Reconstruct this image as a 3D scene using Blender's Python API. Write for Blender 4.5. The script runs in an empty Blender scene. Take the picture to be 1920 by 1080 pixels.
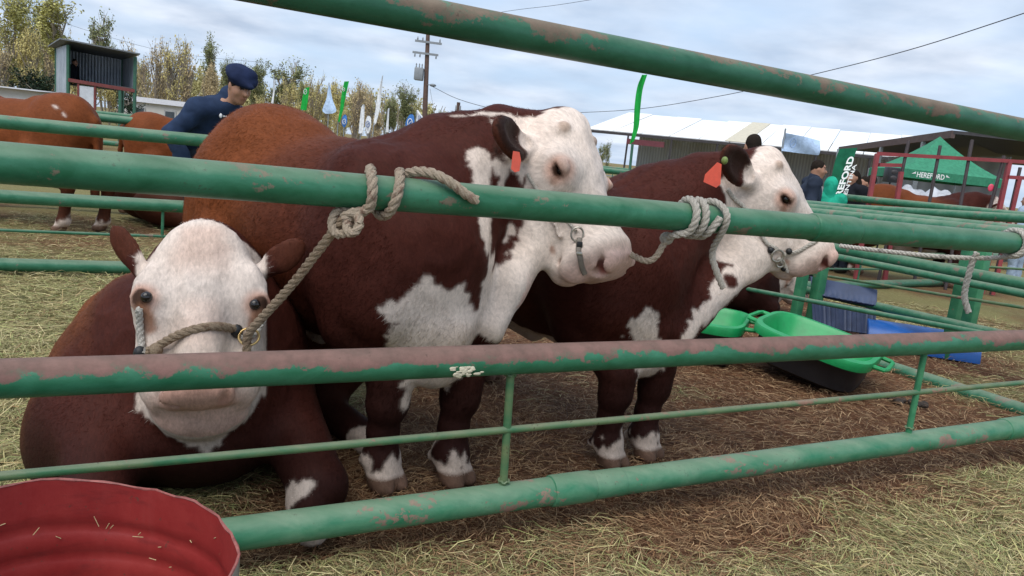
import bpy, bmesh, math, random
import numpy as np
from mathutils import Vector, Matrix, Euler
random.seed(7); np.random.seed(7)
S = bpy.context.scene
COL = S.collection
PI = math.pi
# ------------------------------------------------------------------ camera
CAM_H, FPX = 1.4, 1400.0
PITCH, ROLL = math.radians(10.3), math.radians(6.3)
_F = np.array([0, math.cos(PITCH), -math.sin(PITCH)])
_R0 = np.array([1., 0, 0]); _U0 = np.array([0, math.sin(PITCH), math.cos(PITCH)])
_R = _R0*math.cos(ROLL)+_U0*math.sin(ROLL)
_U = _U0*math.cos(ROLL)-_R0*math.sin(ROLL)
_C = np.array([0, 0, CAM_H])
cam = bpy.data.cameras.new('camera'); cam_ob = bpy.data.objects.new('camera', cam); COL.objects.link(cam_ob)
cam.sensor_width = 36; cam.lens = 36*FPX/1920; cam.clip_start = 0.05; cam.clip_end = 3000
cam_ob.matrix_world = Matrix(((_R[0], _U[0], -_F[0], 0), (_R[1], _U[1], -_F[1], 0), (_R[2], _U[2], -_F[2], CAM_H), (0, 0, 0, 1)))
S.camera = cam_ob
S.render.resolution_x, S.render.resolution_y = 1024, 576
# ------------------------------------------------------------------ sky, sun, exposure
SUN_EL, SUN_AZ = math.radians(58), math.radians(205)
W = bpy.data.worlds.new('World'); S.world = W; W.use_nodes = True
nt = W.node_tree; N = nt.nodes; L = nt.links
bg = N['Background']
sky = N.new('ShaderNodeTexSky'); sky.sky_type = 'NISHITA'; sky.sun_disc = False
sky.sun_elevation = SUN_EL; sky.sun_rotation = SUN_AZ; sky.air_density = 1.0; sky.dust_density = 2.0
tc = N.new('ShaderNodeTexCoord'); sep = N.new('ShaderNodeSeparateXYZ'); L.new(tc.outputs['Generated'], sep.inputs[0])
def wmath(op, a, b=None):
    n = N.new('ShaderNodeMath'); n.operation = op
    for i, v in enumerate((a, b)):
        if v is None: continue
        if isinstance(v, (int, float)): n.inputs[i].default_value = v
        else: L.new(v, n.inputs[i])
    return n.outputs[0]
# clouds laid out on a plane overhead: direction / (z + c)
zz = wmath('ADD', wmath('MAXIMUM', sep.outputs[2], 0.0), 0.16)
cmb = N.new('ShaderNodeCombineXYZ'); L.new(wmath('DIVIDE', sep.outputs[0], zz), cmb.inputs[0]); L.new(wmath('DIVIDE', sep.outputs[1], zz), cmb.inputs[1])
n1 = N.new('ShaderNodeTexNoise'); n1.inputs['Scale'].default_value = 1.1; n1.inputs['Detail'].default_value = 6; n1.inputs['Roughness'].default_value = .46
L.new(cmb.outputs[0], n1.inputs['Vector'])
n2 = N.new('ShaderNodeTexNoise'); n2.inputs['Scale'].default_value = 2.6; n2.inputs['Detail'].default_value = 6; n2.inputs['Roughness'].default_value = .5
mp2 = N.new('ShaderNodeMapping'); mp2.inputs['Location'].default_value = (7.3, 2.1, 0); L.new(cmb.outputs[0], mp2.inputs[0]); L.new(mp2.outputs[0], n2.inputs['Vector'])
cr = N.new('ShaderNodeValToRGB'); cr.color_ramp.elements[0].position = .32; cr.color_ramp.elements[1].position = .64
L.new(n1.outputs[0], cr.inputs[0])
cc = N.new('ShaderNodeValToRGB'); e = cc.color_ramp.elements
e[0].position = .30; e[0].color = (3.3, 3.95, 5.0, 1); e[1].position = .68; e[1].color = (5.7, 6.2, 7.0, 1)
L.new(n2.outputs[0], cc.inputs[0])
skm = N.new('ShaderNodeMix'); skm.data_type = 'RGBA'; skm.blend_type = 'MIX'; skm.inputs[0].default_value = .8
L.new(sky.outputs[0], skm.inputs[6]); skm.inputs[7].default_value = (3.7, 4.9, 6.6, 1)      # thin high veil over the blue
mx = N.new('ShaderNodeMix'); mx.data_type = 'RGBA'
L.new(cr.outputs[0], mx.inputs[0]); L.new(skm.outputs[2], mx.inputs[6]); L.new(cc.outputs[0], mx.inputs[7])
L.new(mx.outputs[2], bg.inputs[0]); bg.inputs[1].default_value = 0.1
sun = bpy.data.lights.new('sun', 'SUN'); sun.energy = 2.0; sun.angle = math.radians(55); sun.color = (1, .96, .9)
sun_ob = bpy.data.objects.new('sun', sun); COL.objects.link(sun_ob)
sd = Vector((math.sin(SUN_AZ)*math.cos(SUN_EL), math.cos(SUN_AZ)*math.cos(SUN_EL), math.sin(SUN_EL)))
sun_ob.rotation_euler = sd.to_track_quat('Z', 'Y').to_euler()
S.view_settings.view_transform = 'Standard'; S.view_settings.look = 'None'; S.view_settings.exposure = 0.66; S.view_settings.gamma = 1
# ------------------------------------------------------------------ measuring helpers (pixel of the 1920x1080 photo -> point in the place)
def nz(v): v = np.asarray(v, float); return v/np.linalg.norm(v)
def ray(x, y): return _F+_R*((x-960)/FPX)-_U*((y-540)/FPX)
def P(x, y, d): return _C+ray(x, y)*d
def G(x, y, z=0.0):
    d = ray(x, y); return _C+d*((z-CAM_H)/d[2])
def PL(x, y, p0, n):
    d = ray(x, y); return _C+d*(((np.asarray(p0, float)-_C)@n)/(d@n))
def PXL(w):
    v = np.asarray(w, float)-_C; k = v@_F
    return 960+FPX*(v@_R)/k, 540-FPX*(v@_U)/k, k
# ------------------------------------------------------------------ objects
def tag(o, label=None, cat=None, group=None, kind=None):
    if label: o['label'] = label
    if cat: o['category'] = cat
    if group: o['group'] = group
    if kind: o['kind'] = kind
    return o
def empty(name, loc=(0, 0, 0), rz=0, label=None, cat=None, group=None):
    o = bpy.data.objects.new(name, None); COL.objects.link(o); o.empty_display_size = .1
    o.location = loc; o.rotation_euler = (0, 0, rz)
    return tag(o, label, cat, group)
def link(name, me, mat=None, parent=None, smooth=True):
    o = bpy.data.objects.new(name, me); COL.objects.link(o)
    if mat is not None: me.materials.append(mat)
    if smooth and len(me.polygons):
        me.polygons.foreach_set('use_smooth', np.ones(len(me.polygons), bool))
    if parent is not None: o.parent = parent
    return o
def raw(name, V, Fq, mat=None, parent=None, smooth=True, col=None):
    """mesh from arrays; Fq list of equal-size faces (array) or list of tuples"""
    me = bpy.data.meshes.new(name)
    V = np.asarray(V, np.float32)
    if isinstance(Fq, np.ndarray):
        n, k = Fq.shape
        me.vertices.add(len(V)); me.vertices.foreach_set('co', V.ravel())
        me.loops.add(n*k); me.loops.foreach_set('vertex_index', Fq.astype(np.int32).ravel())
        me.polygons.add(n); me.polygons.foreach_set('loop_start', np.arange(0, n*k, k, dtype=np.int32))
        me.update(calc_edges=True)
    else:
        me.from_pydata([tuple(v) for v in V], [], Fq); me.update()
    if col is not None:
        a = me.color_attributes.new('Col', 'FLOAT_COLOR', 'POINT')
        c = np.ones((len(V), 4), np.float32); c[:, :3] = col; a.data.foreach_set('color', c.ravel())
    return link(name, me, mat, parent, smooth)
def copy_tree(o, parent=None):
    c = o.copy(); COL.objects.link(c); c.parent = parent
    for ch in list(o.children): copy_tree(ch, c)
    return c
class MB:
    """collects shapes into one mesh"""
    def __init__(s): s.V = []; s.F = []
    def add(s, V, Fc):
        b = len(s.V); s.V += [tuple(float(t) for t in v) for v in V]; s.F += [tuple(i+b for i in f) for f in Fc]; return s
    def box(s, c, size, R=None, bev=0.0):
        x, y, z = [t/2 for t in size]; c = np.asarray(c, float)
        if bev > 0:
            b = bev; V = []; Fc = []
            bm = bmesh.new(); bmesh.ops.create_cube(bm, size=1)
            for v in bm.verts: v.co = Vector((v.co.x*2*x, v.co.y*2*y, v.co.z*2*z))
            bmesh.ops.bevel(bm, geom=bm.edges[:], offset=b, segments=2, affect='EDGES', profile=.5)
            bm.verts.index_update()
            V = np.array([v.co[:] for v in bm.verts]); Fc = [tuple(v.index for v in f.verts) for f in bm.faces]; bm.free()
        else:
            V = np.array([(a, b_, c_) for a in (-x, x) for b_ in (-y, y) for c_ in (-z, z)])
            Fc = [(0, 1, 3, 2), (4, 6, 7, 5), (0, 4, 5, 1), (2, 3, 7, 6), (0, 2, 6, 4), (1, 5, 7, 3)]
        if R is not None: V = V@np.asarray(R, float).T
        return s.add(V+c, Fc)
    def beam(s, a, b, w, h, up=(0, 0, 1), bev=0.0):
        a = np.asarray(a, float); b = np.asarray(b, float); d = b-a; l = np.linalg.norm(d); x = d/l
        up = np.asarray(up, float)
        if abs(x@up) > .98: up = np.array([1., 0, 0])
        y = np.cross(up, x); y /= np.linalg.norm(y); z = np.cross(x, y)
        return s.box((a+b)/2, (l, w, h), np.stack([x, y, z], 1), bev)
    def tube(s, pts, rad, seg=10, cap=True, squash=1.0, jitter=0.0):
        pts = np.asarray(pts, float); n = len(pts)
        rad = np.full(n, rad, float) if np.isscalar(rad) else np.asarray(rad, float)
        T = np.gradient(pts, axis=0); T /= np.linalg.norm(T, axis=1)[:, None]+1e-9
        up = np.array([0, 0, 1.]) if abs(T[0][2]) < .9 else np.array([1., 0, 0])
        nrm = np.cross(T[0], up); nrm /= np.linalg.norm(nrm)
        V = []; ang = np.arange(seg)*2*PI/seg
        for i in range(n):
            nrm = nrm-T[i]*(nrm@T[i]); nrm /= np.linalg.norm(nrm)+1e-9
            bn = np.cross(T[i], nrm)
            r = rad[i]*(1+jitter*np.random.uniform(-1, 1, seg)) if jitter else rad[i]
            V.append(pts[i]+(np.cos(ang)*r)[:, None]*nrm+(np.sin(ang)*r*squash)[:, None]*bn)
        V = np.concatenate(V); Fc = []
        for i in range(n-1):
            for k in range(seg):
                a = i*seg+k; b = i*seg+(k+1) % seg; Fc.append((a, b, b+seg, a+seg))
        if cap: Fc += [tuple(range(seg-1, -1, -1)), tuple(range((n-1)*seg, n*seg))]
        return s.add(V, Fc)
    def lathe(s, prof, c=(0, 0, 0), seg=24, R=None, a0=0, a1=2*PI):
        full = abs(a1-a0-2*PI) < 1e-6; m = seg if full else seg+1
        ang = a0+np.arange(m)*(a1-a0)/seg
        V = []
        for r_, z_ in prof: V.append(np.stack([np.cos(ang)*r_, np.sin(ang)*r_, np.full(m, z_)], 1))
        V = np.concatenate(V); Fc = []
        for i in range(len(prof)-1):
            for k in range(seg):
                b = (k+1) % m; Fc.append((i*m+k, i*m+b, (i+1)*m+b, (i+1)*m+k))
        if R is not None: V = V@np.asarray(R, float).T
        return s.add(V+np.asarray(c, float), Fc)
    def ball(s, c, r, seg=14, R=None):
        r = (r, r, r) if np.isscalar(r) else r
        pr = [(math.sin(t)+1e-4, -math.cos(t)) for t in np.linspace(0.02, PI-.02, seg//2+2)]
        b = MB().lathe(pr, seg=seg); V = np.array(b.V)*np.array(r)
        if R is not None: V = V@np.asarray(R, float).T
        Fc = b.F+[tuple(range(seg-1, -1, -1)), tuple(range(len(V)-seg, len(V)))]
        return s.add(V+np.asarray(c, float), Fc)
    def sheet(s, Gd, th=0.0):
        """grid of points (n,m,3) -> sheet, doubled with thickness th"""
        Gd = np.asarray(Gd, float); n, m = Gd.shape[:2]
        def q(b): return [(b+i*m+j, b+i*m+j+1, b+(i+1)*m+j+1, b+(i+1)*m+j) for i in range(n-1) for j in range(m-1)]
        if th == 0: return s.add(Gd.reshape(-1, 3), q(0))
        du = np.gradient(Gd, axis=0); dv = np.gradient(Gd, axis=1); nn = np.cross(du, dv); nn /= np.linalg.norm(nn, axis=2)[..., None]+1e-9
        A = (Gd+nn*th/2).reshape(-1, 3); B = (Gd-nn*th/2).reshape(-1, 3); k = n*m
        Fc = [f for f in q(0)]+[f[::-1] for f in q(k)]
        rim = [i*m for i in range(n)]+[(n-1)*m+j for j in range(1, m)]+[i*m+m-1 for i in range(n-2, -1, -1)]+[j for j in range(m-2, 0, -1)]
        for i in range(len(rim)):
            a = rim[i]; b = rim[(i+1) % len(rim)]; Fc.append((a, b, b+k, a+k))
        return s.add(np.concatenate([A, B]), Fc)
    def build(s, name, mat=None, parent=None, smooth=True, angle=None):
        me = bpy.data.meshes.new(name); me.from_pydata(s.V, [], s.F); me.update()
        bm = bmesh.new(); bm.from_mesh(me); bmesh.ops.recalc_face_normals(bm, faces=bm.faces); bm.to_mesh(me); bm.free()
        o = link(name, me, mat, parent, smooth)
        if smooth: me.set_sharp_from_angle(angle=angle or math.radians(40))
        return o
def spline(pts, n=8):
    """Catmull-Rom through points"""
    p = np.asarray(pts, float); p = np.vstack([2*p[0]-p[1], p, 2*p[-1]-p[-2]]); out = []
    for i in range(1, len(p)-2):
        for t in np.linspace(0, 1, n, endpoint=False):
            a, b, c, d = p[i-1:i+3]
            out.append(.5*((2*b)+(-a+c)*t+(2*a-5*b+4*c-d)*t*t+(-a+3*b-3*c+d)*t**3))
    out.append(p[-2]); return np.array(out)
# ------------------------------------------------------------------ noise
def _hash(ix, iy, iz, s):
    h = (ix*374761393+iy*668265263+iz*2147483647+s*1274126177) & 0xffffffff
    h = ((h ^ (h >> 13))*1274126177) & 0xffffffff
    return ((h ^ (h >> 16)) & 0xffff)/65535.0
def vnoise(p, sc=1.0, seed=0, octv=1):
    p = np.asarray(p, float)*sc; out = 0; amp = 1; tot = 0
    for o in range(octv):
        i = np.floor(p).astype(np.int64); f = p-i; f = f*f*(3-2*f); r = 0
        for dx in (0, 1):
            for dy in (0, 1):
                for dz in (0, 1):
                    w = (f[:, 0] if dx else 1-f[:, 0])*(f[:, 1] if dy else 1-f[:, 1])*(f[:, 2] if dz else 1-f[:, 2])
                    r = r+w*_hash(i[:, 0]+dx, i[:, 1]+dy, i[:, 2]+dz, seed+o*17)
        out = out+amp*r; tot += amp; amp *= .5; p = p*2.03+11.7
    return out/tot*2-1
def sstep(a, b, x):
    t = np.clip((x-a)/(b-a), 0, 1); return t*t*(3-2*t)
# ------------------------------------------------------------------ implicit-surface modelling (soft bodies)
class Field:
    def __init__(s, lo, hi, h):
        s.lo = np.asarray(lo, float); s.h = h; s.n = np.ceil((np.asarray(hi, float)-s.lo)/h).astype(int)+1
        s.f = np.full(s.n, .3, np.float32)
    def _sub(s, lo, hi):
        a = np.clip(np.floor((lo-s.lo)/s.h).astype(int), 0, s.n-1); b = np.clip(np.ceil((hi-s.lo)/s.h).astype(int)+1, 1, s.n)
        ax = [(s.lo[i]+s.h*np.arange(a[i], b[i])).astype(np.float32) for i in range(3)]
        return tuple(slice(a[i], b[i]) for i in range(3)), ax
    def _mix(s, sl, d, k, op):
        a = s.f[sl]
        if op == 'u':
            if k > 0:
                h = np.clip(.5+.5*(a-d)/k, 0, 1); s.f[sl] = a*(1-h)+d*h-k*h*(1-h)
            else: s.f[sl] = np.minimum(a, d)
        else:
            d = -d
            if k > 0:
                h = np.clip(.5-.5*(a-d)/k, 0, 1); s.f[sl] = a*(1-h)+d*h+k*h*(1-h)
            else: s.f[sl] = np.maximum(a, d)
    def ell(s, c, r, R=None, k=.06, op='u'):
        c = np.asarray(c, float); r = np.asarray(r, float); R = np.eye(3) if R is None else np.asarray(R, float)
        m = r.max()+k+.04; sl, (x, y, z) = s._sub(c-m, c+m)
        if min(len(x), len(y), len(z)) == 0: return
        x = (x-c[0])[:, None, None]; y = (y-c[1])[None, :, None]; z = (z-c[2])[None, None, :]
        q = [(x*R[0, i]+y*R[1, i]+z*R[2, i]).astype(np.float32) for i in range(3)]
        k0 = np.sqrt(sum((q[i]/r[i])**2 for i in range(3))); k1 = np.sqrt(sum((q[i]/r[i]**2)**2 for i in range(3)))+1e-6
        s._mix(sl, k0*(k0-1)/k1, k, op)
    def cone(s, a, b, ra, rb, k=.05, op='u', n=None, sq=1.0):
        a = np.asarray(a, float); b = np.asarray(b, float); ba = b-a; m = max(ra, rb)*max(1, sq)+k+.04
        sl, (x, y, z) = s._sub(np.minimum(a, b)-m, np.maximum(a, b)+m)
        if min(len(x), len(y), len(z)) == 0: return
        x = (x-a[0])[:, None, None]; y = (y-a[1])[None, :, None]; z = (z-a[2])[None, None, :]
        t = np.clip((x*ba[0]+y*ba[1]+z*ba[2])/(ba@ba+1e-9), 0, 1)
        vx = x-t*ba[0]; vy = y-t*ba[1]; vz = z-t*ba[2]
        if n is not None:
            n = np.asarray(n, float)/np.linalg.norm(n); w = (vx*n[0]+vy*n[1]+vz*n[2])*(1/sq-1)
            vx = vx+n[0]*w; vy = vy+n[1]*w; vz = vz+n[2]*w
        d = np.sqrt(vx*vx+vy*vy+vz*vz)-(ra+(rb-ra)*t)
        if n is not None and sq < 1: d = d*(sq**.5)
        s._mix(sl, d, k, op)
    def chain(s, pts, rad, k=.05, n=None, sq=1.0, op='u'):
        for i in range(len(pts)-1): s.cone(pts[i], pts[i+1], rad[i], rad[i+1], k, op, n, sq)
    def mesh(s, smooth=2):
        f = s.f; ins = f < 0
        c = [f[:-1, :-1, :-1], f[1:, :-1, :-1], f[:-1, 1:, :-1], f[1:, 1:, :-1], f[:-1, :-1, 1:], f[1:, :-1, 1:], f[:-1, 1:, 1:], f[1:, 1:, 1:]]
        cnt = sum((q < 0).astype(np.int8) for q in c); act = (cnt > 0) & (cnt < 8)
        idx = np.argwhere(act); vid = np.full(act.shape, -1, np.int64); vid[act] = np.arange(len(idx))
        cv = np.stack([q[act] for q in c], 1).astype(float)
        off = np.array([(0, 0, 0), (1, 0, 0), (0, 1, 0), (1, 1, 0), (0, 0, 1), (1, 0, 1), (0, 1, 1), (1, 1, 1)], float)
        acc = np.zeros((len(idx), 3)); num = np.zeros(len(idx))
        for i, j in [(0, 1), (2, 3), (4, 5), (6, 7), (0, 2), (1, 3), (4, 6), (5, 7), (0, 4), (1, 5), (2, 6), (3, 7)]:
            a, b = cv[:, i], cv[:, j]; m = (a < 0) != (b < 0); t = np.where(m, a/(a-b+1e-12), 0)
            acc += np.where(m[:, None], off[i]+(off[j]-off[i])*t[:, None], 0); num += m
        V = (idx+acc/num[:, None])*s.h+s.lo
        Fs = []
        for ax in range(3):
            sl0 = [slice(None)]*3; sl1 = [slice(None)]*3; sl0[ax] = slice(0, -1); sl1[ax] = slice(1, None)
            a = ins[tuple(sl0)]; b = ins[tuple(sl1)]; e = np.argwhere(a != b)
            o1, o2 = [(1, 2), (2, 0), (0, 1)][ax]
            e = e[(e[:, o1] > 0) & (e[:, o2] > 0) & (e[:, o1] < f.shape[o1]-1) & (e[:, o2] < f.shape[o2]-1)]
            flip = ~a[e[:, 0], e[:, 1], e[:, 2]]
            def v(d1, d2):
                q = e.copy(); q[:, o1] -= d1; q[:, o2] -= d2; return vid[q[:, 0], q[:, 1], q[:, 2]]
            qd = np.stack([v(1, 1), v(0, 1), v(0, 0), v(1, 0)], 1); qd[flip] = qd[flip][:, ::-1]; Fs.append(qd)
        Fq = np.concatenate(Fs); Fq = Fq[(Fq >= 0).all(1)]
        E = np.concatenate([Fq[:, [0, 1]], Fq[:, [1, 2]], Fq[:, [2, 3]], Fq[:, [3, 0]]])
        for it in range(smooth):
            for lam in (.5, -.52):
                sm = np.zeros_like(V); dg = np.zeros(len(V))
                for i in range(3): sm[:, i] = np.bincount(E[:, 0], V[E[:, 1], i], len(V))+np.bincount(E[:, 1], V[E[:, 0], i], len(V))
                dg = np.bincount(E[:, 0], minlength=len(V))+np.bincount(E[:, 1], minlength=len(V))
                V = V+lam*(sm/np.maximum(dg, 1)[:, None]-V)
        return V, Fq
def vnormals(V, Fq):
    n = np.cross(V[Fq[:, 2]]-V[Fq[:, 0]], V[Fq[:, 3]]-V[Fq[:, 1]]) if Fq.shape[1] == 4 else np.cross(V[Fq[:, 1]]-V[Fq[:, 0]], V[Fq[:, 2]]-V[Fq[:, 0]])
    o = np.zeros_like(V)
    for k in range(Fq.shape[1]):
        for i in range(3): o[:, i] += np.bincount(Fq[:, k], n[:, i], len(V))
    return o/(np.linalg.norm(o, axis=1)[:, None]+1e-12)
# ------------------------------------------------------------------ materials
def mat(name, col=(.5, .5, .5), rough=.7, metal=0, spec=.5):
    m = bpy.data.materials.new(name); m.use_nodes = True
    b = m.node_tree.nodes['Principled BSDF']
    b.inputs['Base Color'].default_value = (*col, 1); b.inputs['Roughness'].default_value = rough; b.inputs['Metallic'].default_value = metal
    b.inputs['Specular IOR Level'].default_value = spec
    return m
class NT:
    """little node-building helper"""
    def __init__(s, m): s.t = m.node_tree; s.b = s.t.nodes['Principled BSDF']
    def n(s, t, **kw):
        o = s.t.nodes.new(t)
        for k, v in kw.items(): setattr(o, k, v)
        return o
    def put(s, sock, v):
        if isinstance(v, bpy.types.NodeSocket): s.t.links.new(v, sock)
        elif isinstance(v, (tuple, list)) and len(v) == 3 and sock.type == 'RGBA': sock.default_value = (*v, 1)
        else: sock.default_value = v
    def coord(s, kind='Object', scale=(1, 1, 1), rot=(0, 0, 0)):
        c = s.n('ShaderNodeTexCoord'); m = s.n('ShaderNodeMapping'); m.inputs['Scale'].default_value = scale; m.inputs['Rotation'].default_value = rot
        s.t.links.new(c.outputs[kind], m.inputs[0]); return m.outputs[0]
    def noise(s, vec, scale, detail=4, rough=.55, dist=0):
        n = s.n('ShaderNodeTexNoise'); s.put(n.inputs['Vector'], vec); n.inputs['Scale'].default_value = scale
        n.inputs['Detail'].default_value = detail; n.inputs['Roughness'].default_value = rough; n.inputs['Distortion'].default_value = dist
        return n.outputs[0]
    def ramp(s, v, stops):
        r = s.n('ShaderNodeValToRGB'); s.put(r.inputs[0], v); e = r.color_ramp.elements
        while len(e) < len(stops): e.new(.5)
        for i, (p, c) in enumerate(stops):
            e[i].position = p; e[i].color = (c, c, c, 1) if np.isscalar(c) else (*c, 1)
        return r.outputs[0]
    def mix(s, f, a, b, mode='MIX'):
        m = s.n('ShaderNodeMix', data_type='RGBA', blend_type=mode); s.put(m.inputs[0], f); s.put(m.inputs[6], a); s.put(m.inputs[7], b); return m.outputs[2]
    def m(s, op, a, b=0.0, c=None):
        n = s.n('ShaderNodeMath', operation=op); s.put(n.inputs[0], a); s.put(n.inputs[1], b)
        if c is not None: s.put(n.inputs[2], c)
        return n.outputs[0]
    def attr(s, name): return s.n('ShaderNodeAttribute', attribute_name=name).outputs['Color']
    def bump(s, h, strength=.3, dist=.01, normal=None):
        b = s.n('ShaderNodeBump'); s.put(b.inputs['Height'], h); b.inputs['Strength'].default_value = strength; b.inputs['Distance'].default_value = dist
        if normal is not None: s.put(b.inputs['Normal'], normal)
        return b.outputs[0]
    def base(s, v): s.put(s.b.inputs['Base Color'], v)
    def rough(s, v): s.put(s.b.inputs['Roughness'], v)
    def normal(s, v): s.put(s.b.inputs['Normal'], v)
def flat(name, col, rough=.7, var=.25, sc=6, metal=0, bump=0.0):
    """plain coloured stuff with a bit of uneven wear"""
    m = mat(name, col, rough, metal); t = NT(m); v = t.coord(); n = t.noise(v, sc, 6, .65)
    c = np.array(col); t.base(t.mix(t.ramp(n, [(.3, 0.0), (.7, 1.0)]), tuple(np.clip(c*(1-var), 0, 1)), tuple(np.clip(c*(1+var), 0, 1))))
    if bump: t.normal(t.bump(n, bump, .01))
    return m
# ------------------------------------------------------------------ ground
FA = np.array([-1.311, 1.873, 0.]); FU = np.array([.8938, .4485, 0]); FN = np.array([-.4485, .8938, 0])   # front rails: a point, along, away from camera
def hayness(x, y):
    p = np.stack([x, y, 0*x], 1)
    s = (x-FA[0])*FU[0]+(y-FA[1])*FU[1]; d = (x-FA[0])*FN[0]+(y-FA[1])*FN[1]
    n = vnoise(p, .9, 3, 3); n2 = vnoise(p, 2.6, 7, 2)
    front = .90+.28*n+.32*n2-.58*sstep(-.75, -.05, d)*sstep(.6, 1.6, s)*sstep(5.5, 2.5, s)
    pen = .10+.22*n2+.2*n
    left = sstep(-.55, -1.25, x-.25*(y-3)+n*.25)
    pen = pen*(1-left)+(.95+.25*n2)*left
    pen = pen+(.42+.3*n)*sstep(2.0, 3.2, x-.15*y+n*.3)
    far = .62+.45*n+.2*n2
    pen = pen*(1-sstep(4.2, 6.0, d))+far*sstep(4.2, 6.0, d)
    h = np.where(d < 0, front, pen)
    return np.clip(h, 0, 1)
def gheight(x, y):
    p = np.stack([x, y, 0*x], 1); dd = np.hypot(x, y-2)
    return (vnoise(p, 1.3, 51, 2)*.018+vnoise(p, 7, 52, 2)*.009)*sstep(60, 8, dd)-.012
def axis(lo, a, b, hi, st, gr=1.09):
    v = list(np.arange(a, b, st)); s = st
    while v[-1] < hi: s *= gr; v.append(v[-1]+s)
    s = st; u = [a]
    while u[-1] > lo: s *= gr; u.append(u[-1]-s)
    return np.array(u[:0:-1]+v)
gx = axis(-700, -4, 5.5, 700, .05); gy = axis(-6, -.2, 7, 1500, .05)
X, Y = np.meshgrid(gx, gy, indexing='ij'); xf, yf = X.ravel(), Y.ravel()
gz = gheight(xf, yf); hy = hayness(xf, yf)
nx_, ny_ = X.shape; ii = np.arange(nx_*ny_).reshape(nx_, ny_)
gf = np.stack([ii[:-1, :-1], ii[1:, :-1], ii[1:, 1:], ii[:-1, 1:]], -1).reshape(-1, 4)
gm = mat('straw_ground', (.1, .07, .04), .95, 0, .15); t = NT(gm)
hc = t.n('ShaderNodeAttribute', attribute_name='Col').outputs['Fac']
v = t.coord('Object'); na = t.noise(v, 3.0, 8, .7); nb_ = t.noise(v, 22, 6, .7); nc = t.noise(t.coord('Object', (60, 14, 20), (0, 0, .7)), 1.6, 5, .7, 1.2); nd_ = t.noise(t.coord('Object', (14, 60, 20), (0, 0, .3)), 1.6, 5, .7, 1.2)
soil = t.mix(t.ramp(na, [(.3, 0.0), (.7, 1.0)]), (.095, .040, .020), (.25, .112, .055))
soil = t.mix(t.ramp(nb_, [(.35, .0), (.7, .6)]), soil, (.022, .013, .009))
fib = t.m('MAXIMUM', nc, nd_)
hay = t.mix(t.ramp(fib, [(.45, 0.0), (.75, 1.0)]), (.13, .105, .045), (.40, .34, .155))
hay = t.mix(t.ramp(na, [(.35, 0.0), (.65, .55)]), hay, (.16, .165, .06))
soil = t.mix(t.ramp(fib, [(.56, 0.0), (.74, .75)]), soil, (.20, .125, .065))
fac = t.ramp(t.m('ADD', hc, t.m('MULTIPLY', t.m('SUBTRACT', nb_, .5), .7)), [(.3, 0.0), (.72, 1.0)])
t.base(t.mix(fac, soil, hay)); t.normal(t.bump(t.m('ADD', nb_, t.m('MULTIPLY', fib, .8)), .9, .02))
ground = raw('ground', np.stack([xf, yf, gz], 1), gf, gm, None, True, np.repeat(hy[:, None], 3, 1)); tag(ground, kind='structure')
# ------------------------------------------------------------------ loose hay and trodden straw: single blades
hm = mat('hay_blade', (.3, .26, .12), .75, 0, .25); t = NT(hm); t.base(t.attr('Col')); t.put(t.b.inputs['Subsurface Weight'], 0.0)
def blades(name, n, label, cat, sel, seed, lmin, lmax, wmin, wmax, pal, dmin=.9, dmax=11.0, clump=False):
    rng = np.random.default_rng(seed); keep = []
    tot = 0
    while tot < n:
        m = n*2
        d = dmin*(dmax/dmin)**rng.random(m); a = rng.uniform(-.80, .80, m)
        x = d*np.sin(a); y = d*np.cos(a); k = rng.random(m) < sel(x, y); keep.append(np.stack([x[k], y[k], d[k]], 1)); tot += k.sum()
    q = np.concatenate(keep)[:n]; x, y, d = q.T
    z = gheight(x, y)
    big = 1+.10*np.maximum(0, d-3)
    ln = lmin*(lmax/lmin)**rng.random(n)*big**.5; w = rng.uniform(wmin, wmax, n)*big
    base_az = vnoise(np.stack([x, y, 0*x], 1), 1.7, 77)*3.0
    az = base_az+rng.normal(0, .9, n); pit = np.abs(rng.normal(0, .16, n))*np.where(rng.random(n) < .2, 2.4, 1); bend = rng.normal(0, .35, n)
    zc = z+.004+rng.random(n)**2*.035
    pts = []
    ux, uy = np.cos(az), np.sin(az)
    px_, py_, pz_ = x-ux*ln/2, y-uy*ln/2, zc
    pts.append((px_, py_, pz_))
    for sg in range(2):
        aa = az+bend*(sg-.5)*1.6; pt = pit*(1-1.3*sg)
        px_ = px_+np.cos(aa)*ln/2; py_ = py_+np.sin(aa)*ln/2; pz_ = np.maximum(pz_+np.sin(pt)*ln/2, z+.003); pts.append((px_, py_, pz_))
    roll_ = rng.uniform(-.6, .6, n); sx, sy, sz = -np.sin(az)*np.cos(roll_), np.cos(az)*np.cos(roll_), np.sin(roll_)
    V = np.empty((n, 6, 3))
    for i, (a_, b_, c_) in enumerate(pts):
        ww = w*(1 if i < 2 else .55)/2
        V[:, 2*i, 0] = a_-sx*ww; V[:, 2*i, 1] = b_-sy*ww; V[:, 2*i, 2] = c_-sz*ww; V[:, 2*i+1, 0] = a_+sx*ww; V[:, 2*i+1, 1] = b_+sy*ww; V[:, 2*i+1, 2] = c_+sz*ww
    b = np.arange(n)[:, None]*6
    Fq = np.concatenate([b+[[0, 1, 3, 2]], b+[[2, 3, 5, 4]]])
    pal = np.array(pal); c = pal[rng.integers(0, len(pal), n)]*rng.uniform(.6, 1.35, n)[:, None]
    o = raw(name, V.reshape(-1, 3), Fq, hm, None, False, np.repeat(c, 6, 0))
    return tag(o, label, cat, None, 'stuff')
HAYP = [(.42, .37, .16), (.48, .42, .20), (.32, .33, .125), (.25, .28, .11), (.55, .47, .26), (.36, .27, .13), (.20, .18, .085), (.29, .26, .12)]
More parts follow.
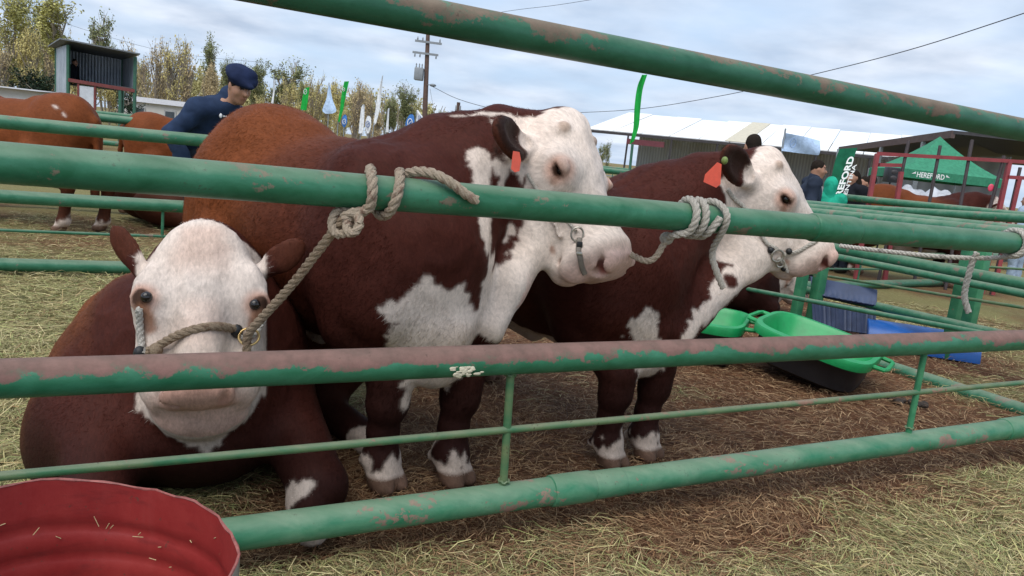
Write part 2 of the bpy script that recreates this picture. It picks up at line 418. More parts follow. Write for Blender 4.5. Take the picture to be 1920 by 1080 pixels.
STRP = [(.23, .125, .062), (.31, .195, .10), (.16, .08, .042), (.42, .28, .155), (.11, .055, .030), (.20, .12, .065)]
blades('loose_hay', 290000, 'loose yellow-green hay strewn over the ground of the pens', 'hay', lambda x, y: np.clip(hayness(x, y)*1.3-.25, 0, 1)**1.2, 11, .03, .17, .0013, .0031, HAYP)
blades('trodden_straw', 120000, 'brown trodden straw and dung over the bare soil around the bulls', 'straw', lambda x, y: np.clip(1.1-hayness(x, y), .05, 1), 12, .02, .13, .0013, .0034, STRP)
# ------------------------------------------------------------------ pipe fences
def pipe_paint(name, green=(.012, .115, .052), pale=(.045, .20, .115), worn=(.30, .155, .115), wear=.45, topwear=0.0, dust=.5, rot=-26.6, fleck=.5):
    m = mat(name, green, .5, 0, .4); t = NT(m); v = t.coord('Object', (1, 1, 1), (0, 0, math.radians(rot)))
    vs = t.coord('Object', (2.2, 9, 9), (0, 0, math.radians(rot)))
    n1 = t.noise(vs, 1.3, 6, .62, .4); n2 = t.noise(v, 14, 7, .7); n3 = t.noise(v, 70, 4, .7); n4 = t.noise(vs, .9, 5, .6, .2)
    ge = t.n('ShaderNodeNewGeometry'); sx = t.n('ShaderNodeSeparateXYZ'); t.t.links.new(ge.outputs['Normal'], sx.inputs[0]); nz_ = sx.outputs[2]
    c = t.mix(t.ramp(n1, [(.32, 0.0), (.68, 1.0)]), green, pale)
    c = t.mix(t.ramp(n2, [(.35, 0.0), (.75, .35)]), c, tuple(g*.55 for g in green))
    # primer showing where the paint has rubbed off, mostly along the top where the cattle rub
    wv = t.m('ADD', t.m('ADD', t.m('ADD', t.m('MULTIPLY', n4, 1.05), t.m('ADD', t.m('MULTIPLY', n2, .55), t.m('MULTIPLY', n3, .22))), t.m('MULTIPLY', nz_, topwear)), -.385)
    wf = t.ramp(wv, [(.755-wear*.30, 0.0), (.778-wear*.30, .72), (.86-wear*.30, .95)])
    wc = t.mix(t.ramp(n2, [(.35, 0.0), (.65, 1.0)]), tuple(x*.62 for x in worn), worn)
    c = t.mix(wf, c, wc)
    df = t.m('MULTIPLY', t.ramp(t.m('ADD', t.m('MULTIPLY', nz_, .55), t.m('MULTIPLY', n1, .5)), [(.42, 0.0), (.85, 1.0)]), dust)
    c = t.mix(df, c, (.27, .26, .19))
    c = t.mix(t.m('MULTIPLY', t.ramp(t.m('ADD', t.m('MULTIPLY', n3, .6), t.m('MULTIPLY', n1, .4)), [(.60, 0.0), (.66, 1.0)]), fleck), c, (.045, .03, .022))
    t.base(c); t.rough(t.ramp(t.m('ADD', wf, df), [(0, .42), (1, .85)])); t.normal(t.bump(t.m('ADD', n2, t.m('MULTIPLY', n3, .4)), .25, .004))
    return m
PG_A = pipe_paint('green_paint_rubbed_brown', green=(.010, .085, .042), pale=(.03, .14, .08), wear=.56, topwear=.15, dust=.28, worn=(.17, .115, .085))
PG_B = pipe_paint('green_paint_dusty', wear=.34, topwear=-.02, dust=.45, worn=(.20, .15, .11))
PG_C = pipe_paint('green_paint_worn_top', wear=.50, topwear=.34, dust=.10, worn=(.225, .115, .10))
PG_D = pipe_paint('green_paint_pale', green=(.022, .17, .085), pale=(.12, .27, .165), wear=.40, dust=.40, worn=(.29, .16, .13))
PG_E = pipe_paint('green_paint_olive', green=(.035, .15, .07), pale=(.16, .20, .095), wear=.3, dust=.5, fleck=.9)
PG_F = pipe_paint('green_paint_far', green=(.018, .13, .066), pale=(.06, .20, .12), wear=.35, dust=.5, worn=(.2, .15, .12))
PG_P = pipe_paint('green_post_paint', green=(.03, .19, .09), pale=(.07, .27, .13), wear=.15, dust=.25)
R4 = .0535
def rail_part(root, a, b, r, m, sleeves=(), name='rail', sag=0.0, capend=True):
    a = np.asarray(a, float); b = np.asarray(b, float); n = 48
    tt = np.linspace(0, 1, n); pts = a+(b-a)*tt[:, None]; pts[:, 2] += sag*np.sin(tt*9)*.4-sag*4*tt*(1-tt)
    o = MB().tube(pts, r, 20 if r > .03 else 10).build(name, m, root)
    L_ = np.linalg.norm(b-a); u = (b-a)/L_
    for s0, s1, dr in sleeves:
        p0 = a+u*s0; p1 = a+u*s1
        MB().tube([p0, p0+u*.004, p0+u*.012, p1-u*.012, p1-u*.004, p1], [r*.98, r+dr*.7, r+dr, r+dr, r+dr*.7, r*.98], 20).build('sleeve', m, o)
    return o
def fp(x, y): return PL(x, y, FA, FN)
fr = empty('pipe_fence', FA, 0, 'nearest green pipe fence with four thick rails across the whole picture', 'fence')
fo = lambda w: np.asarray(w, float)-FA
def ext(a, b, e0, e1):
    a, b = fo(fp(*a)), fo(fp(*b)); u = (b-a)/np.linalg.norm(b-a); return a-u*e0, b+u*e1, u
a, b, u = ext((800, 30), (1900, 240), 1.8, .9); rail_part(fr, a, b, R4, PG_A)
a, b, u = ext((0, 305), (1912, 457), .7, 0.0)
s_of = lambda x, y: float((fo(fp(x, y))-a)@u)
r2 = rail_part(fr, a, b, R4, PG_B, [(s_of(1518, 432), s_of(1600, 437), .006)])
a, b, u = ext((0, 710), (1900, 638), .7, .9); r3 = rail_part(fr, a, b, R4, PG_C)
sp_ = MB(); rng = np.random.default_rng(3)
# dried splash of pale paint on the worn rail
c0 = fo(fp(850, 684)); 
for i in range(46):
    w_ = rng.normal(0, .026); th = rng.uniform(-.45, .55); rr = R4+.0005
    nn_ = -FN*math.cos(th)+np.array([0, 0, 1])*math.sin(th); c_ = fo(fp(855, 687))+FU*(w_+.008); c_ = c_-0*nn_+nn_*rr
    sp_.ball(c_, np.array([rng.uniform(.004, .012), .0022, rng.uniform(.003, .008)]), 8, np.stack([FU, nn_, np.cross(FU, nn_)], 1))
sp_.build('paint_splash', flat('dried_cream_paint', (.55, .50, .38), .8, .2, 60), r3)
a, b, u = ext((450, 1000), (1860, 808), 1.6, .9); s_of = lambda x, y: float((fo(fp(x, y))-a)@u)
r4 = rail_part(fr, a, b, R4, PG_D, [(s_of(1030, 920), s_of(1108, 908), .007), (s_of(1108, 908), s_of(1165, 905), .002), (s_of(1880, 806), s_of(1990, 792), .007)])
a, b, u = ext((0, 893), (1900, 719), .7, .9); rail_part(fr, a, b, .0135, PG_E, (), 'thin_bar')
for (xa, ya), (xb, yb) in (((958, 700), (945, 908)), ((1735, 660), (1706, 806))):
    p, q = fo(fp(xa, ya)), fo(fp(xb, yb)); [MB().tube([e_+np.array([.0185*math.cos(a), .0185*math.sin(a), .004*math.sin(a*5)]) for a in np.linspace(0, 2*PI, 19)], .0045, 5, jitter=.3).build('weld_bead', PG_E, fr) for e_ in (p-(0, 0, .004)+FN*.004, q+(0, 0, .012)+FN*.004)]; MB().tube([p+(0, 0, .02)+FN*.004, (p+q)/2+FN*.004, q-(0, 0, .02)+FN*.004], .0155, 10).build('strut', PG_E if xa < 1000 else PG_P, fr)
pc_ = FU*5.22+FN*.10; MB().box(pc_+(0, 0, .95), (.11, .11, 1.9), np.stack([FU, FN, (0, 0, 1)], 1), .008).build('post', PG_P, fr); MB().tube([FU*4.24+(0, 0, 1.222)+FN*.0, pc_+(0, 0, 1.222)], .03, 10).build('rail_pin', PG_E, fr)
def fence(name, label, p0, u, rails, struts=(), posts=(), group=None, m=PG_F, z0=0):
    """straight fence from p0 along u: rails (height, start, end, radius), struts (along, z0, z1), posts (along, height, size)"""
    root = empty(name, p0, 0, label, 'fence', group); u = np.asarray(u, float)/np.linalg.norm(u)
    for (h, s0, s1, r) in rails: rail_part(root, u*s0+(0, 0, h), u*s1+(0, 0, h+.02*(random.random()-.5)), r, m, (), 'rail' if r > .02 else 'thin_bar', sag=.01)
    for (s, za, zb) in struts: MB().tube([u*s+(0, 0, za), u*s+(0, 0, zb)], .013, 8).build('strut', m, root)
    for (s, h, w) in posts:
        pc = u*s; b = MB().box(pc+(0, 0, h/2), (w, w, h), np.stack([u, np.cross((0, 0, 1), u), (0, 0, 1)], 1), .008); b.build('post', PG_P, root)
    return root
LP0 = G(0, 500, .05)*(1, 1, 0)
sx_ = lambda x, y, p0, n, u: float((PL(x, y, p0, n)-np.asarray(p0))@u)
e1 = sx_(420, 262, LP0, FN, FU)
fence('pipe_fence', 'green pipe fence between the lying bull and the rust-coloured cattle at the left', LP0, FU,
      [(1.212, -3, e1+1.2, R4), (.634, -3, e1+1.2, R4), (.36, -3, e1+1.2, .013), (.087, -3, e1+1.2, R4)], [(sx_(305, 410, LP0, FN, FU), .34, .62), (-1.5, .34, .62)])
for k, (dy, sh, lab) in enumerate(((5.0, -4, 'green pipe fence behind the rust-coloured rump at the far left'), (12.5, -8, 'farthest green pipe fence in front of the raised metal booth'))):
    fence('pipe_fence', lab, LP0+(0, dy, 0), FU, [(1.25, sh, 9+k*6, R4), (.65, sh, 9+k*6, R4), (.36, sh, 9+k*6, .013), (.1, sh, 9+k*6, R4)], [(s, .1, 1.2) for s in np.arange(sh, 9+k*6, 2.2)])
# side fences at the right, square to the front rails
SU = np.array([-.4485, .8938, 0]); SP0 = G(1920, 775)*(1, 1, 0); SNm = FU
def spx(x, y, p0=SP0): return PL(x, y, p0, SNm)-p0
def sidefence(label, p0, lines, posts, e0=.7, e1=.3):
    root = empty('pipe_fence', p0, 0, label, 'fence')
    for (qa, qb, r, ext0, ext1) in lines:
        A, B = spx(*qa, p0), spx(*qb, p0); uu = (B-A)/np.linalg.norm(B-A); rail_part(root, A-uu*ext0, B+uu*ext1, r, PG_F if r > .02 else PG_E, (), 'rail' if r > .02 else 'thin_bar')
    for (x, y, h, w) in posts:
        g = G(x, y); c = g-p0
        MB().box(c+(0, 0, h/2), (w, w, h), np.stack([SU, np.cross((0, 0, 1), SU), (0, 0, 1)], 1), .01).build('post', PG_P, root)
    return root
sidefence('green pipe fence behind the green feed tubs, square to the front rails', SP0,
          [((1536, 402), (1900, 440), R4, .5, .8), ((1571, 482), (1920, 551), .03, 1.0, .5), ((1391, 540), (1800, 617), .022, .6, .6), ((1325, 577), (1920, 771), R4, 1.0, .7)],
          [(1488, 612, .92, .085), (1520, 614, .95, .10), (1772, 671, 1.12, .085), (1802, 667, 1.12, .10)])
SP1 = SP0+FU*.75+SU*.3
sidefence('second green pipe fence just beyond the one with the feed tubs', SP1,
          [((1533, 393), (1887, 431), R4, .6, .8), ((1633, 479), (1850, 520), R4, .8, .8), ((1540, 516), (1920, 577), .014, .6, .6), ((1530, 548), (1784, 606), .04, .6, .8)],
          [])
SP2 = SP0+FU*4.6
sidefence('green pipe fence across the next pen to the right', SP2, [((1518, 363), (1920, 405), R4, 2, 2), ((1640, 435), (1920, 470), .03, 2, 2)], [])
SP3 = SP0+FU*3.0
sidefence('thin green rail fence in front of the red pen', SP3, [((1533, 386), (1920, 410), .05, 2, 2), ((1700, 490), (1920, 505), .014, 2, 2)], [])
g0 = G(1450, 538, .06); g1 = G(1930, 524, .06)
fence('pipe_fence', 'green pipe fence along the far side of the next pen', g0*(1, 1, 0), g1-g0, [(.07, -1, 7, .06), (.5, -1, 7, .05), (.30, -1, 7, .014), (1.15, -1, 7, .05)], [(2.0, .1, .5), (1.0, .1, .5)])
# ------------------------------------------------------------------ feed tubs (green lip, black body)
GREENP = flat('green_plastic', (.009, .27, .08), .38, .18, 9, bump=.05); BLACKP = flat('black_plastic', (.012, .013, .016), .45, .3, 8)
def superell(a, b, n=40, e=4.0):
    t_ = np.linspace(0, 2*PI, n, endpoint=False); c, s = np.cos(t_), np.sin(t_)
    return np.stack([np.sign(c)*np.abs(c)**(2/e)*a, np.sign(s)*np.abs(s)**(2/e)*b], 1)
def rings(prof, n=40):
    V = []; Fc = []
    for (a_, b_, z_) in prof: r_ = superell(a_, b_, n); V += [(p[0], p[1], z_) for p in r_]
    for i in range(len(prof)-1):
        for k in range(n): Fc.append((i*n+k, i*n+(k+1) % n, (i+1)*n+(k+1) % n, (i+1)*n+k))
    return V, Fc
def tub(label, loc, rz, Lh=.52, Wh=.27, H=.42, tilt=0.0):
    root = empty('feed_tub', loc, rz, label, 'feed tub', 'green and black feed tubs'); root.rotation_euler = (0, tilt, rz)
    n = 40
    V, Fc = rings([(Lh*.80, Wh*.70, 0.0), (Lh*.90, Wh*.84, .03), (Lh*.97, Wh*.95, H-.06)], n); b = MB(); b.add(V, Fc+[tuple(range(n-1, -1, -1))]); b.build('body', BLACKP, root)
    V, Fc = rings([(Lh*.99, Wh*.97, H-.075), (Lh*1.05, Wh*1.10, H-.065), (Lh*1.06, Wh*1.12, H-.02), (Lh*1.05, Wh*1.10, H), (Lh*.97, Wh*.94, H+.004), (Lh*.93, Wh*.88, H-.03), (Lh*.86, Wh*.78, .10), (Lh*.78, Wh*.68, .06)], n)
    b = MB(); b.add(V, Fc+[tuple(range(7*n, 8*n))]); b.build('lining', GREENP, root)
    for s in (-1, 1):
        h_ = MB(); x = Lh*1.04*s
        h_.tube([(x, -Wh*.45, H-.03), (x+.07*s, -Wh*.42, H-.03), (x+.085*s, -Wh*.30, H-.03), (x+.085*s, Wh*.30, H-.03), (x+.07*s, Wh*.42, H-.03), (x, Wh*.45, H-.03)], .016, 8)
        h_.build('handle', GREENP, root)
    return root
t1 = G(1545, 705); t1b = G(1330, 640)
def tub_at(label, nl, nr, fl, H, dz=0.0):
    a, b, c = G(*nl, H+dz), G(*nr, H+dz), G(*fl, H+dz); ux = nz(b-a); L_ = np.linalg.norm(b-a)/2; w = c-a; w = w-ux*(w@ux); W_ = np.linalg.norm(w)/2; cen_ = a+ux*L_+w/2
    return tub(label, (cen_[0], cen_[1], dz), math.atan2(ux[1], ux[0]), L_/1.06, W_/1.12, H)
a_, b_, c_, d_ = G(1612, 690, .26), G(1660, 652, .26), G(1388, 602, .40), G(1452, 574, .40); ux = nz(((a_-c_)+(b_-d_))*(1, 1, 0))
tub('larger green-lined black feed tub nearer the front rails', tuple((a_+b_+c_+d_)/4*(1, 1, 0)+(0, 0, .055)), math.atan2(ux[1], ux[0]), .42/1.06, .45/1.10, .28, math.asin(.14/.83))
tub_at('green-lined black feed tub half hidden behind the chest of the lifted-nose bull', (1230, 592), (1392, 622), (1290, 565), .33)
BLUEP = flat('blue_plastic', (.008, .085, .33), .35, .18, 5); NAVYP = flat('navy_plastic', (.025, .035, .075), .45, .3, 6)
# blue half barrel lying on its side
def half_barrel(name, label, a, b, r, m, ribs=0, group=None):
    a = np.asarray(a, float); b = np.asarray(b, float); root = empty(name, a*(1, 1, 0), 0, label, 'trough', group)
    d = b-a; l = np.linalg.norm(d); d /= l; s_ = np.cross((0, 0, 1), d); zc = r
    n = 25; ns = 30; Gd = np.empty((ns, n, 3))
    for i, tt in enumerate(np.linspace(0, 1, ns)):
        rr = r*(1+(.02*math.cos(tt*ribs*2*PI) if ribs else 0))
        for k, th in enumerate(np.linspace(0, PI, n)): Gd[i, k] = d*l*tt+s_*rr*math.cos(th)+np.array([0, 0, rr*math.sin(th)])
    MB().sheet(Gd, .008).build('shell', m, root)
    for tt in (0, 1):
        e_ = MB(); c = d*l*tt; ring = [c+s_*r*.985*math.cos(th)+np.array([0, 0, r*.985*math.sin(th)]) for th in np.linspace(0, PI, n)]
        V = [p-d*.004 for p in ring]+[p+d*.004 for p in ring]; e_.add(V, [tuple(range(n)), tuple(range(2*n-1, n-1, -1))]+[(i, i+n, i+n+1, i+1) for i in range(n-1)]+[(0, n-1, 2*n-1, n)]); e_.build('end_wall', m, root)
    return root
half_barrel('feed_trough', 'bright blue plastic half-barrel trough lying upside down behind the side fence', G(1618, 640), G(1822, 672), .22, BLUEP)
# dark navy corrugated sheet leaning with a flat panel above
root = empty('tipped_trough', G(1560, 605)*(1, 1, 0), 0, 'dark navy ribbed trough tipped on its side behind the side fence', 'trough')
o0 = np.array(root.location); A = P(1520, 520, 7.6); B = P(1645, 545, 7.2); C_ = P(1525, 612, 7.2); D_ = P(1640, 628, 6.9)
Gd = np.empty((12, 40, 3))
for i, s in enumerate(np.linspace(0, 1, 12)):
    for k, q in enumerate(np.linspace(0, 1, 40)):
        p = (A*(1-q)+B*q)*(1-s)+(C_*(1-q)+D_*q)*s; Gd[i, k] = p+np.array([0, -1, .2])*(.012*math.sin(q*12*2*PI) if s > .35 else 0)*1.0-o0
Gd2 = Gd[5:]; MB().sheet(np.transpose(Gd2, (1, 0, 2)), .012).build('ribbed_side', NAVYP, root)
pn = MB(); pn.sheet(Gd[:5], .03); pn.build('rim', flat('navy_panel', (.03, .05, .115), .5, .25, 5), root)
# ------------------------------------------------------------------ red drum in the corner, cut open
RED = mat('red_paint', (.42, .022, .022), .42); t = NT(RED); v = t.coord(); n_ = t.noise(v, 6, 8, .7); n2_ = t.noise(v, 45, 4, .6)
c = t.mix(t.ramp(n_, [(.35, 0.0), (.7, 1.0)]), (.215, .018, .018), (.29, .036, .032)); c = t.mix(t.ramp(n2_, [(.66, 0.0), (.70, .8)]), c, (.10, .05, .035)); st_ = t.noise(t.coord('Object', (14, 14, 2.0)), 1.6, 6, .7, .5); c = t.mix(t.ramp(st_, [(.52, 0.0), (.78, .35)]), c, (.30, .055, .05)); c = t.mix(t.ramp(t.noise(t.coord('Object', (3, 3, 12)), 2.2, 6, .7), [(.55, 0.0), (.72, .6)]), c, (.13, .018, .018)); t.base(c); t.normal(t.bump(n_, .2, .01))
RUST = flat('drum_rim', (.24, .075, .065), .6, .5, 40)
cz = .50; cen = G(56, 1062, cz); rd = .375
root = empty('steel_drum', (cen[0], cen[1], 0), 0, 'red-painted steel drum cut open, with a bent rusty rim', 'drum')
def drum_wall(rf, z0, z1, ins=0):
    ns, n = 40, 72; Gd = np.empty((ns, n+1, 3))
    for i, z in enumerate(np.linspace(z0, z1, ns)):
        for k in range(n+1):
            a_ = 2*PI*k/n; top = sstep(.0, 1, (z-z0)/(z1-z0)); wob = .008*math.sin(a_*4+1)+.004*math.sin(a_*9)+.0015*math.sin(a_*23+2)
            rib = sum(.009*math.exp(-((z-c_)/.016)**2) for c_ in (.30, .375))
            cutz = .010*math.sin(3*a_+.5)+.005*math.sin(7*a_)+.0015*math.sin(19*a_)
            r_ = rf+ins+rib*.9+wob*top*top
            Gd[i, k] = (r_*math.cos(a_), r_*math.sin(a_), z+cutz*top**3)
    return Gd
MB().sheet(drum_wall(rd, .01, cz)[:, ::-1], 0).build('inner_wall', RED, root)
MB().sheet(drum_wall(rd, .01, cz, .004), 0).build('outer_wall', flat('drum_outside', (.23, .21, .20), .5, .4, 14), root)
rimp = drum_wall(rd, .01, cz, .002)[-1]; MB().tube(np.vstack([rimp[:-1], rimp[:1]]), .003, 6, jitter=.4).build('rim', RUST, root)
MB().lathe([(.001, .05), (rd*.9, .05), (rd, .052)], seg=48).build('base', RED, root)
b = MB(); rng = np.random.default_rng(9)
for i in range(70):
    a_ = rng.uniform(.0, 2*PI); z = rng.uniform(.1, .46); l_ = rng.uniform(.006, .03); q = rng.uniform(-1.2, 1.2)
    r_ = rd-.004; p = np.array([r_*math.cos(a_), r_*math.sin(a_), z]); tv = np.array([-math.sin(a_), math.cos(a_), 0])*math.cos(q)+np.array([0, 0, math.sin(q)])
    b.tube([p, p+tv*l_], .0011, 4)
b.build('stuck_straw', flat('straw_bits', (.42, .33, .18), .8, .4, 50), root); root.children[-1]['kind'] = 'stuff'

for (x, y, r_, lab) in ((1690, 757, .045, 'dark dung lump left of the right strut, by the thin bar'), (1722, 761, .055, 'dark dung lump right of the right strut, by the thin bar')):
    g = G(x, y); o = empty('dung', g, 0, lab, 'dung'); b = MB(); rng = np.random.default_rng(x)
    for k in range(7): b.ball((rng.normal(0, r_*.7), rng.normal(0, r_*.6), .012+rng.uniform(0, .012)), (r_*rng.uniform(.4, .7), r_*rng.uniform(.4, .7), .018), 9)
    b.build('lump', flat('dung_brown', (.03, .02, .014), .8, .3, 30), o)
# ------------------------------------------------------------------ cattle
def coat_material(name='bull_coat'):
    m = mat(name, (.1, .03, .02), .6, 0, .08); t = NT(m); v = t.coord('Object')
    c = t.attr('Col')
    st = t.coord('Object', (9, 30, 16)); n = t.noise(st, 3.2, 5, .65, .6); n2 = t.noise(v, 5, 4, .6)
    c = t.mix(.55, c, t.mix(1.0, c, t.ramp(n, [(.28, .55), (.72, 1.35)]), 'MULTIPLY'))
    c = t.mix(.45, c, t.mix(1.0, c, t.ramp(n2, [(.3, .65), (.7, 1.3)]), 'MULTIPLY'))
    t.base(c)
    b1 = t.bump(n, .22, .008); b2 = t.bump(n2, .22, .03, b1); t.normal(b2)
    return m
COAT = coat_material()
def fur_material():
    m = mat('coat_hair', (.1, .03, .02), .7, 0, .04); t = NT(m); t.base(t.attr('Col')); return m
FURM = fur_material()
EYEM = mat('eye_dark', (.012, .008, .006), .08, 0, .6)
BLACKM = flat('black_rubber', (.012, .012, .013), .5, .3)
WHITE = np.array((.67, .565, .495)); PINK = np.array((.58, .35, .29)); CREAM = np.array((.66, .50, .40))
BR_RED = np.array((.158, .044, .014)); BR_DK = np.array((.054, .0140, .0095)); BR_BLK = np.array((.017, .0075, .0065))
HOOF = np.array((.20, .12, .085))
class Head:
    def __init__(s, O, M, zh, sc, ears=None, wide=1.0, deep=1.0):
        s.O = np.asarray(O, float); x = np.asarray(M, float)-s.O; s.len = np.linalg.norm(x); x /= s.len
        z = np.asarray(zh, float); z = z-x*(z@x); z /= np.linalg.norm(z); y = np.cross(z, x)
        s.R = np.stack([x, y, z], 1); s.k = s.len/.62; s.w = wide*s.k; s.d = deep*s.k; s.ears = ears or {}; s.eye = np.array((.243, .140, -.092)); s.earb = (.09, .122, -.12); s.buds = True; s.mw = 1.0; s.lids = True; s.ear = 1.0; s.eyein = .0105; s.eyes = {}
    def p(s, x, y, z): return s.O+s.R@np.array([x*s.k, y*s.w, z*s.d])
    def r(s, a, b, c): return np.array([a*s.k, b*s.w, c*s.d])
    def q(s, V):
        v = (V-s.O)@s.R; return np.stack([v[:, 0]/s.k, v[:, 1]/s.w, v[:, 2]/s.d], 1)
def head_prims(F, H, mouth=0.0):
    k = H.k; p = H.p; r = H.r; R = H.R
    F.ell(p(.07, 0, -.10), r(.11, .12, .105), R, .05*k)
    F.ell(p(.02, 0, -.05), r(.055, .075, .05), R, .06*k)
    F.ell(p(.18, 0, -.105), r(.17, .140, .105), R, .05*k)
    for s in (-1, 1):
        F.ell(p(.225, s*.112, -.085), r(.085, .040, .055), R, .045*k)
        F.ell(p(.20, s*.082, -.205), r(.17, .066, .11), R, .06*k)
        F.cone(p(.11, s*.072, -.26), p(.47, s*.040, -.205), .072*k, .048*k, .05*k)
    F.cone(p(.25, 0, -.10), p(.52, 0, -.095), .105*k, .076*k, .05*k, n=R[:, 1], sq=.92)
    F.ell(p(.36, 0, -.145), r(.19, .092, .085), R, .05*k)
    F.cone(p(.30, 0, -.055), p(.52, 0, -.045), .045*k, .036*k, .05*k)
    F.ell(p(.535, 0, -.105), r(.078, .108*H.mw, .082), R, .04*k)
    F.ell(p(.585, 0, -.085), r(.038, .074, .058), R, .025*k)
    for s in (-1, 1):
        F.ell(p(.59, s*.052, -.078), r(.034, .034, .044), R, .015*k)
        F.ell(p(.545, s*.055, -.15), r(.055, .042, .038), R, .03*k)
    F.ell(p(.515, 0, -.198), r(.066, .062, .036), R, .03*k)
    F.cone(p(.57, 0, -.178), p(.50, .082, -.172), .008*k, .009*k, .014*k, 's'); F.cone(p(.57, 0, -.178), p(.50, -.082, -.172), .008*k, .009*k, .014*k, 's')
    for s in (-1, 1):
        F.cone(p(.50, s*.088, -.172), p(.42, s*.092, -.178), .010*k, .006*k, .014*k, 's')
        F.cone(p(.606, s*.062, -.094), p(.578, s*.078*H.mw, -.070), .022*k, .013*k, .010*k, 's')
        F.cone(p(.30, s*.138, -.125), p(.44, s*.100, -.140), .006*k, .004*k, .03*k); F.cone(p(.33, s*.150, -.205), p(.47, s*.125, -.170), .018*k, .012*k, .05*k, 's')
        F.cone(p(.612, s*.046, -.088), p(.595, s*.074, -.096), .011*k, .004*k, .008*k, 's')
        # eye socket with upper and lower lids
        o = H.eye-np.array((.243, .140, -.092)); p = lambda x, y, z, o=o, s=s: H.p(x+o[0], y+s*o[1], z+o[2])
        if H.lids: F.ell(p(.242, s*.150, -.092), r(.034, .020, .021), R, .012*k, 's')
        if H.lids: F.chain([p(.208, s*.136, -.094), p(.226, s*.150, -.076), p(.250, s*.152, -.074), p(.278, s*.138, -.092)], [.009*k, .015*k, .015*k, .007*k], .010*k)
        if H.lids: F.chain([p(.208, s*.136, -.096), p(.228, s*.147, -.109), p(.252, s*.147, -.112), p(.280, s*.136, -.098)], [.007*k, .011*k, .011*k, .007*k], .010*k)
        F.ell(p(.275, s*.112, -.130), r(.05, .012, .014), R, .02*k, 's')
    p = H.p
    if H.buds:
        for s in (-1, 1): F.ell(p(.085, s*.092, -.028), r(.026, .022, .022), R, .02*k)
    # ears
    for s in (-1, 1):
        base = p(H.earb[0], s*H.earb[1], H.earb[2]); e, g = H.ears[s]
        e = np.array(e, float); e /= np.linalg.norm(e); g = np.array(g, float); g -= e*(e@g); g /= np.linalg.norm(g); w = np.cross(g, e)
        E = np.stack([e, w, g], 1)
        m = k*H.ear; F.cone(base-e*.02*m, base+e*.055*m, .038*m, .034*m, .03*k)
        F.ell(base+e*.128*m, (.112*m, .064*m, .024*m), E, .018*k)
        F.ell(base+e*.128*m+g*.024*m, (.088*m, .046*m, .024*m), E, .008*k, 's')
def leg_fore(F, s, hoof, elbow=None, dirx=1.0):
    h = np.asarray(hoof, float); y = s*.2
    el = np.array([.46, s*.20, .74]) if elbow is None else np.asarray(elbow, float)
    kn = np.array([h[0]*.86+el[0]*.14+.015, h[1]*.8+el[1]*.2, .385]); fet = np.array([h[0]-.035, h[1], .125])
    F.chain([el+(0, 0, .12), el+(0, 0, -.07), kn+(0, 0, .11), kn], [.145, .122, .086, .080], .05)
    F.ell(kn, (.078, .072, .092), None, .04)
    F.chain([kn+(-.01, 0, -.05), (kn+fet)/2+(-.012, 0, -.01), fet], [.066, .060, .068], .03)
    F.ell(fet+(-.01, 0, 0), (.078, .078, .068), None, .03)
    F.chain([fet, h+(0, 0, .065)], [.064, .06], .025)
    for c in (-1, 1):
        F.cone(h+(-.015, c*.034, .07), h+(.035, c*.036, .035), .045, .040, .012)
        F.ell(h+(.01, c*.036, .03), (.075, .036, .032), None, .01)
        F.ell(fet+(-.085, c*.03, -.03), (.02, .016, .025), None, .012)
def leg_hind(F, s, hoof, bx=0.0):
    h = np.asarray(hoof, float)
    st = np.array([-.43, s*.24, .80]); hk = np.array([h[0]-.10, h[1], .52]); fet = np.array([h[0]-.045, h[1], .13])
    F.ell((-.56, s*.22, .93), (.27, .15, .36), None, .08)
    F.chain([st, st*.45+hk*.55+(-.01, 0, -.02), hk+(.0, 0, .03)], [.20, .135, .082], .06)
    F.cone(hk+(-.05, 0, .05), hk+(-.06, 0, .2), .03, .045, .04)
    F.ell(hk, (.075, .058, .085), None, .03)
    F.chain([hk+(.0, 0, -.04), (hk+fet)/2, fet], [.066, .054, .062], .03)
    F.ell(fet, (.072, .07, .062), None, .03)
    F.chain([fet, h+(0, 0, .065)], [.06, .056], .025)
    for c in (-1, 1):
        F.cone(h+(-.015, c*.032, .065), h+(.035, c*.034, .035), .042, .038, .012)
        F.ell(h+(.01, c*.034, .03), (.07, .034, .032), None, .01)
def trunk_standing(F, sp):
    q = .92; L = sp.get('tl', .90)
    F.cone((-.52*L, 0, 1.01), (.05, 0, .96), .375, .385, .10, n=(0, 1, 0), sq=q)
    F.cone((.05, 0, .94), (.46, 0, .95), .415, .40, .10, n=(0, 1, 0), sq=.86)
    F.cone((-.75*L, 0, 1.33), (-.3*L, 0, 1.335), .13, .10, .14)
    F.ell((-.63*L, 0, 1.14), (.36, .33, .345), None, .08)
    F.ell((-.56*L, 0, 1.30), (.22, .25, .15), None, .08)
    F.ell((-.82*L, 0, 1.14), (.13, .24, .22), None, .08)
    for s in (-1, 1):
        F.ell((.47, s*.255, .98), (.22, .13, .36), None, .07)
        F.ell((.60, s*.20, .82), (.17, .13, .22), None, .06)
        F.ell((.42, s*.17, 1.22), (.2, .10, .15), None, .08)
    F.ell((.60, 0, .90), (.27, .27, .36), None, .08)
    F.ell((.70, 0, .66), (.17, .15, .20), None, .08)
    F.cone((.30, 0, .55), (.72, 0, .55), .10, .085, .10, n=(0, 1, 0), sq=.8)
    F.cone((-.6*L, 0, .71), (.3, 0, .66), .12, .14, .12, n=(0, 1, 0), sq=1.3)
    # sheath
    F.cone((-.05*L, 0, .50), (-.25*L, 0, .56), .07, .10, .08, n=(0, 1, 0), sq=.7)
